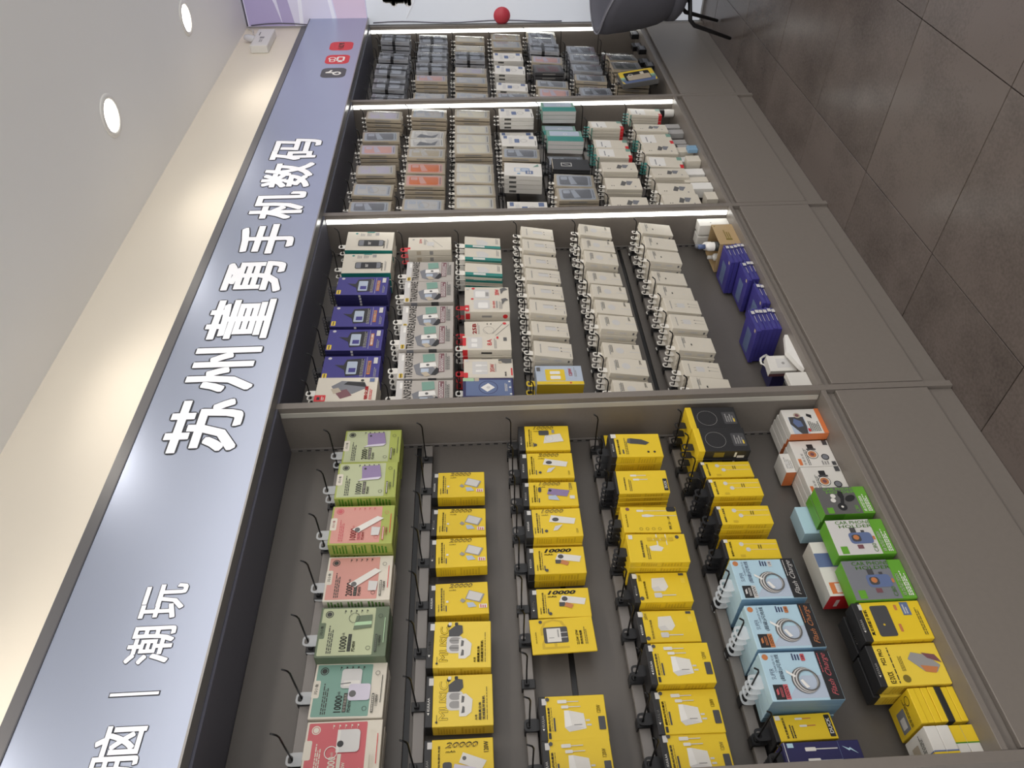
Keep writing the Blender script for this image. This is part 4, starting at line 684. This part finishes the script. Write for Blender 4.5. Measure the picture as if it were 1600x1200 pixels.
# second bay floor
def tagbuild(mb, name, label, cat, loc=(0, 0, 0), group=None, smooth=False, rot=None):
    o = mb.build(name, None, loc, smooth); tag(o, label, cat, group)
    if rot: o.rotation_euler = rot
    return o
ptype('F_bl', 'screen_film_box', 'blue flat film box', 'flat box', .13, .165, .0165, 'blue', [('rr', .3, .1, .7, .7, .003, 'bluegrey'), ('r', .1, .86, .2, .94, 'tan')], **nk)
blm = MB()
do_print(blm, [('lines', .3, .4, .62, .62, 1, 'lgrey'), ('r', .7, .1, .84, .9, 'lgrey'), ('r', 0, .0, 1, .05, 'bluegrey')], lambda u, v, l: (-.065+u*.13, (1-v)*-.0165+.0165 if 0 else .0165*v, -.175-l), .13, .0165)
blue_edge = blm.mesh('edge_print')
for s, (x, y, n) in enumerate([(2.575, 1.82, 5), (2.435, 1.814, 3), (2.285, 1.822, 2), (2.135, 1.826, 6)]):
    for k in range(n):
        o = flat('F_bl', x+rnd.uniform(-.004, .004)-.003*k, y+rnd.uniform(-.003, .003), 'blue flat film box, %s from the floor, %s blue stack from far end' % (ORD[k+1], ORD[s+1]), 'blue film boxes on the second niche floor', z=ZF+.0172*k)
        link('edge_print', blue_edge, o)
kr = MB(); a_ = PAL['kraft']; x0, x1, y0, y1, z0, z1 = 2.712, 2.872, 1.826, 1.975, ZF+.0004, ZF+.094
t_ = .003
kr.box(x0, x1, y0, y1, z0, z0+t_, a_).box(x0, x1, y0, y0+t_, z0+t_, z1, a_).box(x0, x1, y1-t_, y1, z0+t_, z1, a_).box(x0, x0+t_, y0+t_, y1-t_, z0+t_, z1, a_).box(x1-t_, x1, y0+t_, y1-t_, z0+t_, z1, a_)
kb = tagbuild(kr, 'cardboard_tray', 'open brown cardboard box holding white bottles, beside the blue stacks', 'cardboard box')
pm = MB(); do_print(pm, [('lines', .3, .4, .7, .7, 3, 'mark'), ('r', .2, .4, .28, .7, 'mark'), ('c', .9, .1, .004, 'mark')], lambda u, v, l: (x0+u*(x1-x0), y0-l, z1-v*(z1-z0)), x1-x0, z1-z0); pm.build('printed_label', kb)
def bottle(x, y, z, r, h, label, grp=None, rot=None, capc='wht', bandc='ink'):
    mb = MB(); mb.lathe([(r*.94, 0), (r, .003), (r, h*.7), (r*.9, h*.76), (r*.45, h*.8), (r*.45, h*.82)], M('bottle_white', (236, 234, 228), .35), 18)
    o = tagbuild(mb, 'bottle', label, 'bottle', (x, y, z), grp, True, rot)
    MB().lathe([(r*.55, h*.82), (r*.55, h*.97), (r*.4, h)], PAL[capc], 16).build('cap', o, smooth=True)
    MB().lathe([(r*1.01, h*.3), (r*1.01, h*.58)], PAL[bandc], 18).build('label_band', o, smooth=True)
bottle(2.758, 1.868, ZF+.0036, .02, .17, 'white bottle with dark label leaning nearer in the brown cardboard box', 'bottles in the cardboard box', (0, 0, 0), 'bluegrey')
bottle(2.81, 1.90, ZF+.0036, .02, .165, 'white bottle farther inside the brown cardboard box', 'bottles in the cardboard box', None, 'smoke')
bottle(2.764, 1.93, ZF+.0036, .017, .115, 'small white bottle at the back of the brown cardboard box', 'bottles in the cardboard box', None, 'wht', 'lgrey')
ptype('F_wh', 'white_carton', 'white carton', 'carton', .06, .14, .05, 'wht', [('c', .4, .4, .003, 'ink')], **nk)
stand('F_wh', 2.886, 1.84, 'white carton wedged against the far divider beside the cardboard box', 'white cartons in the second bay')
stand('F_wh', 2.884, 1.9, 'white carton behind the one at the far divider', 'white cartons in the second bay')
stand('F_wh', 2.64, 1.945, 'white carton behind the blue stacks', 'white cartons in the second bay') if 0 else None
cb = MB(); m_wire = M('white_cable', (236, 234, 228), .4)
pts = [(2.055+.038*math.cos(a*.35)*(1-.012*a*.3), 1.925+.004*(a % 3), ZF+.05+.036*math.sin(a*.35)*(1-.012*a*.3)) for a in range(56)]
cb.tube(pts, .0022, m_wire, 6); tagbuild(cb, 'cable_coil', 'white cable coil standing beside the last blue stack', 'cable', smooth=True)
ptype('F_bw', 'accessory_carton', 'white carton with dark red stripe', 'carton', .07, .1, .035, 'wht', [('rr', .2, .3, .8, .8, .003, 'lgrey'), ('c', .5, .55, .006, 'grey')], side=[('r', 0, 0, .5, 1, 'wine')], **nk)
stand('F_bw', 1.93, 1.86, 'white carton with dark red stripe beside the cable coil', 'odds and ends in the second bay', yaw=-12)
mb = MB().cbox(0, .1, 0, .08, 0, .07, PAL['navy']); tagbuild(mb, 'dark_carton', 'dark blue carton behind the red striped carton', 'carton', (1.96, 1.905, ZF+.0004), 'odds and ends in the second bay')
mb = MB().prism([(0, 0, 0), (.19, 0, 0), (.19, 0, .012), (.1, 0, .035), (.02, 0, .012)], (0, .02, 0), PAL['white2']); tagbuild(mb, 'phone_stand', 'white curved phone stand lying along the front of the niche', 'phone stand', (1.89, 1.815, ZF+.0004), 'odds and ends in the second bay')
mb = MB().cbox(0, .075, 0, .022, 0, .075, PAL['wht']).cbox(.0, .075, .0222, .028, 0, .075, PAL['char']); tagbuild(mb, 'small_box', 'small white box nearest the divider on the second niche floor', 'carton', (1.80, 1.815, ZF+.0004), 'odds and ends in the second bay')
mb = MB().cbox(0, .06, 0, .03, 0, .06, PAL['blk']).cbox(0, .06, -.0062, -.0002, 0, .06, PAL['wht']); tagbuild(mb, 'small_box', 'small black box with white face behind the nearest small box', 'carton', (1.83, 1.87, ZF+.0004), 'odds and ends in the second bay')
# third bay floor
bottle(4.08, 1.85, ZF+.03, .022, .17, 'white spray bottle with black label leaning against the far divider', None, (0, math.radians(24), 0), 'wht', 'blk') if 0 else bottle(4.115, 1.86, ZF+.0004, .022, .19, 'white spray bottle with black label standing at the far divider', None, None, 'wht', 'blk')
for k, (x, y, h, lb) in enumerate([(3.95, 1.86, .11, 'farthest'), (3.86, 1.85, .12, 'second'), (3.78, 1.87, .1, 'third'), (3.7, 1.86, .09, 'nearest')]):
    mb = MB().cbox(-.024, .024, 0, .03, 0, h*.72, M('clear_pack', (170, 168, 166), .2)).lathe([(.014, h*.72), (.016, h*.86), (.01, h)], m_black, 14, (0, .015, 0))
    tagbuild(mb, 'phone_grip', 'small packed phone grip, %s of four on the third niche floor' % lb, 'phone grip', (x, y, ZF+.0004), 'phone grips on the third niche floor')
for k, (x, y, w_, h, t_, lb) in enumerate([(3.6, 1.84, .055, .11, .05, 'farthest, beside the grips'), (3.535, 1.86, .05, .1, .045, 'next to the farthest one'), (3.46, 1.82, .06, .07, .06, 'beside the light blue box'), (3.36, 1.84, .06, .12, .05, 'in the middle'), (3.285, 1.84, .05, .12, .06, 'thin one near the middle'), (3.2, 1.83, .06, .1, .05, 'second from the near divider'), (3.1, 1.83, .07, .055, .08, 'lying nearest the divider')]):
    mb = MB().cbox(0, w_, 0, t_, 0, h, PAL['white2' if k % 2 else 'cream']); tagbuild(mb, 'white_carton', 'white carton on third niche floor, %s' % lb, 'carton', (x, y, ZF+.0004), 'white cartons on the third niche floor')
mb = MB().cbox(0, .05, 0, .02, 0, .05, PAL['skydk']); tagbuild(mb, 'small_box', 'small light blue box among white cartons on the third niche floor', 'carton', (3.545, 1.80, ZF+.0004))
for k in range(6):
    mb = MB().cbox(0, .075, 0, .03, 0, .05+.012*(k % 2), m_black).cbox(.006, .069, -.002, -.0003, .006, .04, PAL['smoke'])
    tagbuild(mb, 'phone_grip', 'small black packed phone grip, %s from the far end in the farthest bay' % ORD[k+1], 'phone grip', (5.27-.14*k, 1.82+.03*(k % 2), ZF+.0004), 'black phone grips on the farthest niche floor')
mb = MB().cbox(0, .05, 0, .03, 0, .04, PAL['wht']); tagbuild(mb, 'small_box', 'small white box nearest the divider in the farthest bay', 'carton', (4.26, 1.83, ZF+.0004))

# ------------------------------------------------------------------ sign above the bays
m_sign = M('brushed_sign_panel', (179, 188, 208), .34, metal=.8)
sx0, sx1, sz0, sz1, sy = -.9, 5.448, 2.319, 2.718, 1.735
sg = tag(link('shop_sign', None, loc=(sx0, sy, sz0)), 'long silver shop sign with white outlined characters above the bays', 'sign')
def spart(name, mb): return mb.build(name, sg, (-sx0, -sy, -sz0))
spart('panel', MB().box(sx0+.001, sx1-.001, sy, sy+.044, sz0+.006, sz1-.004, m_sign))
m_tr = M('sign_trim', (150, 148, 146), .3, metal=.6)
spart('trim', MB().box(sx0, sx1, sy-.002, sy+.0455, sz0, sz0+.0055, m_tr)); spart('trim', MB().box(sx0, sx1, sy-.002, sy+.0455, sz1-.0035, sz1, M('sign_trim_dark', (70, 70, 76), .4)))
m_letter = M('sign_letter_white', (245, 246, 250), .35, emit=.12); m_outline = M('sign_outline', (44, 46, 54), .6)
def letter(ch, x0, x1, z0, z1, o1=.023, o2=.045, ln='letter'):
    V, Fs, asp = glyphs(ch); W, Hh = x1-x0, z1-z0; em = Hh
    def dil(off, lift, n=16):
        b = MB(); r = off*em; R2 = o2*em
        for k in range(n):
            q = 2*math.pi*k/n; dx, dz = math.cos(q), math.sin(q)
            if lift > .001: mx = max(abs(dx), abs(dz)); dx, dz = dx/mx, dz/mx      # square pen: crisp corners on the white face
            dx, dz = dx*r*(.92 if lift > .001 else 1), dz*r*(.92 if lift > .001 else 1)
            b.add([(x0+R2+(W-2*R2)*x+dx, sy-lift-.000004*k, z0+R2+(Hh-2*R2)*y+dz) for x, y in V], Fs, m_letter if lift > .001 else m_outline)
        return b
    o = spart(ln, dil(o2, .0008)); dil(o1, .0016).build('letter_face', o)
for ch, a, b in zip('苏州董勇手机数码', (1.522, 1.785, 2.054, 2.33, 2.59, 2.855, 3.127, 3.392), (1.762, 2.02, 2.296, 2.548, 2.826, 3.102, 3.376, 3.63)):
    letter(ch, a, b, 2.392, 2.634)
for ch, a, b in zip('玩潮脑电', (.972, .852, .602, .482), (1.075, .955, .712, .588)): letter(ch, a, b, 2.412, 2.524, .016, .034)
o = spart('letter', MB().box(.776, .788, sy-.0008, sy-.0004, 2.410, 2.528, m_outline)); MB().box(.7785, .7855, sy-.0016, sy-.001, 2.4125, 2.5255, m_letter).build('letter_face', o)
def badge(x, mat, els):
    mb = MB(); do_print(mb, [('rr', 0, 0, 1, 1, .034, mat)], lambda u, v, l: (x-.073+u*.146, sy-l, 2.518-v*.146), .146, .146); o = spart('badge', mb)
    m2 = MB(); do_print(m2, els, lambda u, v, l: (x-.073+u*.146, sy-.0005-l, 2.518-v*.146), .146, .146); m2.build('badge_mark', o)
badge(4.475, 'char', [('p', [(.47, .18), (.56, .18), (.56, .62), (.47, .62)], 'white2'), ('o', .43, .64, .026, .012, 'white2'), ('p', [(.56, .18), (.62, .3), (.76, .36), (.76, .45), (.6, .4), (.53, .32)], 'white2')])
badge(4.683, 'red', [('o', .34, .3, .02, .007, 'white2'), ('o', .58, .28, .024, .008, 'white2'), ('rr', .3, .46, .78, .8, .012, 'white2'), ('rr', .38, .54, .7, .72, .008, 'red'), ('p', [(.18, .52), (.3, .58), (.3, .68), (.18, .76)], 'white2')])
badge(4.904, 'red', [('t', '小红书', .14, .36, .86, .62, 'white2', .03)])

# ------------------------------------------------------------------ end wall: posters, cable; driver box
def wallmap(y0, y1, z0, z1, x): return lambda u, v, l: (x-l, y0+(y1-y0)*u, z1-v*(z1-z0))
for n_, c_ in dict(p_lav=(204, 201, 222), p_pur=(164, 154, 192), p_pink=(204, 186, 208), p_white=(222, 222, 236), p_frame=(88, 86, 100), w_pan=(218, 223, 232)).items(): P(n_, c_, rough=.3, emit=.0 if n_ == 'p_frame' else .3)     # backlit film panels
pw = MB().box(X_END-.03, X_END-.0005, -.6, 1.779, 2.33, 3.15, PAL['p_lav']); po = tagbuild(pw, 'wall_poster', 'lavender and purple poster panel high on the end wall', 'poster')
pm = MB(); do_print(pm, [('r', .0, .0, 1, .012, 'p_frame'), ('p', [(0, .02), (.3, .02), (.16, .16), (.06, .26), (0, .3)][::-1], 'p_pur'), ('p', [(0, .3), (.08, .28), (.3, .34), (.3, .42), (.1, .36), (0, .4)], 'p_pur'), ('p', [(0, .44), (.3, .5), (.3, .54), (0, .47)], 'p_white'), ('p', [(0, .76), (.3, .66), (.3, 1), (0, 1)], 'p_pink'), ('p', [(0, .72), (.3, .62), (.3, .65), (0, .75)], 'p_white')], wallmap(1.778, -.6, 2.33, 3.15, X_END-.03), 2.38, .82); pm.build('print', po)
pw = MB().box(X_END-.03, X_END-.0005, -.6, 1.779, .02, 2.325, PAL['w_pan']); po = tagbuild(pw, 'wall_poster', 'pale grey poster panel with dark lettering and red dots on the end wall', 'poster')
V, Fs, _ = glyphs('量', .03)
pm = MB().add([(X_END-.0306, 1.668-.2*x, 2.015+.2*y) for x, y in glyphs('量', .1)[0]], glyphs('量', .1)[1], PAL['white2']).add([(X_END-.0312, 1.66-.19*x, 2.02+.19*y) for x, y in V], Fs, PAL['ink'])
pm.build('lettering', po)
for zz, yy in ((1.405, 1.732), (.70, 1.69)):
    dm = MB(); dm.lathe([(.058, 0), (.056, .004), (.04, .02), (.02, .027), (.004, .029)], M('red_dot', (198, 66, 80), .4), 24)
    o = dm.build('red_dot', po, smooth=True); o.location = (X_END-.0302, yy, zz); o.rotation_euler = (0, math.radians(-90), 0)
MB().tube([(X_END-.034, 1.62+.0, 1.99), (X_END-.034, 1.74, 2.06)], .0015, PAL['white2'], 5).build('thread', po)
cw = MB(); cw.tube([(X_END-.035, 1.772-.012*abs(math.sin(k*.8)), 3.12-.095*k) for k in range(6)], .004, M('grey_cable', (96, 94, 104), .5), 6)
tagbuild(cw, 'power_cable', 'thin grey cable along the purple poster edge', 'cable', smooth=True)
cw = MB(); cw.tube([(X_END-.035, 1.766-.006*math.sin(k*.9), 2.29-.1*k) for k in range(14)], .004, MATS['grey_cable'], 6)
tagbuild(cw, 'power_cable', 'thin grey cable hanging along the pale poster edge', 'cable', smooth=True)
db = tagbuild(MB().cbox(-.15, .15, -.05, 0, -.055, .055, PAL['white2'], .004), 'driver_box', 'small white driver box fixed to the beige wall above the sign', 'junction box', (5.13, 1.7995, 2.985))
pm = MB(); do_print(pm, [('r', .42, .36, .52, .62, 'grey'), ('lines', .2, .4, .36, .6, 2, 'grey'), ('lines', .6, .2, .8, .3, 1, 'dgrey')], lambda u, v, l: (-.15+.3*u, -.05-l, .055-.11*v), .3, .11); pm.build('label', db)
pl = MB(); pl.lathe([(.008, 0), (.02, .01), (.022, .05), (.016, .08), (.006, .09)], M('film_wrap', (226, 226, 230), .2), 14, (0, 0, 0)); o = pl.build('wrapped_plug', db, smooth=True); o.location = (.02, -.03, .058); o.rotation_euler = (0, .5, 0)
MB().tube([(.1, -.02, .056), (.16, -.015, .1), (.25, -.012, .12), (.285, -.01, .16)], .004, PAL['white2'], 6).build('cable', db, smooth=True)

# ------------------------------------------------------------------ tub chair at the far end
m_fab = M('charcoal_fabric', (88, 88, 97), .85, noise=(180, .08), bump=(300, .15)); m_leg = M('black_leg', (30, 30, 32), .4)
cx, cy = 4.78, 1.26
ch = tag(link('tub_chair', None, loc=(cx, cy, 0)), 'dark grey fabric tub chair with black legs at the far end', 'chair')
LV = [(.36, .22), (.42, .275), (.50, .315), (.60, .34), (.70, .355), (.80, .365), (.86, .362)]
N = 40; V = []; Fq = []
def shell(off):
    out = []
    for z, r in LV:
        for k in range(N+1):
            a = math.radians(-28+236*k/N)      # opening faces the aisle (-y)
            zz = z
            if z > .55:                         # arms drop towards the front
                fr = max(0, abs(k/N-.5)*2-.42)/.58
                zz = .55+(z-.55)*(1-.75*fr*fr)
            out.append(((r-off)*math.cos(a)*1.02, (r-off)*math.sin(a), zz))
    return out
A0 = shell(0); B0 = shell(.035); nL = len(LV); W1 = N+1
Fq = [(i*W1+k, i*W1+k+1, (i+1)*W1+k+1, (i+1)*W1+k) for i in range(nL-1) for k in range(N)]
off_ = len(A0); F2 = [(off_+d, off_+c, off_+b, off_+a) for a, b, c, d in Fq]
rim = [((nL-1)*W1+k, (nL-1)*W1+k+1, off_+(nL-1)*W1+k+1, off_+(nL-1)*W1+k) for k in range(N)]+[(k+1, k, off_+k, off_+k+1) for k in range(N)]
ends = [(i*W1, (i+1)*W1, off_+(i+1)*W1, off_+i*W1) for i in range(nL-1)]+[((i+1)*W1+N, i*W1+N, off_+i*W1+N, off_+(i+1)*W1+N) for i in range(nL-1)]
MB().add(A0+B0, Fq+F2+rim+ends, m_fab).build('shell', ch, smooth=True)
MB().tube([A0[(nL-1)*W1+k] for k in range(N+1)], .005, M('chair_rim_highlight', (120, 120, 128), .7), 6).build('rim_highlight', ch, smooth=True)  # paler tube stands in for the highlight along the shell rim
MB().lathe([(.2, .35), (.27, .37), (.3, .4), (.3, .44), (.27, .465), (.2, .475)], m_fab, 32).build('seat_cushion', ch, smooth=True)
MB().lathe([(.16, .315), (.2, .32), (.2, .348), (.16, .35)], m_leg, 24).build('seat_frame', ch, smooth=True)
for sx, sy_ in ((-1, 1), (1, 1), (-1, -1), (1, -1)):
    MB().tube([(.1*sx, .14*sy_, .32), (.0 if sx*sy_ < 0 and 0 else .12*sx, .27*sy_, .30), (.1*sx+(.02*sx), .30*sy_, .27), (-.06 if (sx, sy_) == (-1, 1) else .26*sx, .40*sy_ if sy_ > 0 else .34*sy_, .012)], [.013, .013, .013, .010], m_leg, 8).build('leg', ch, smooth=True)
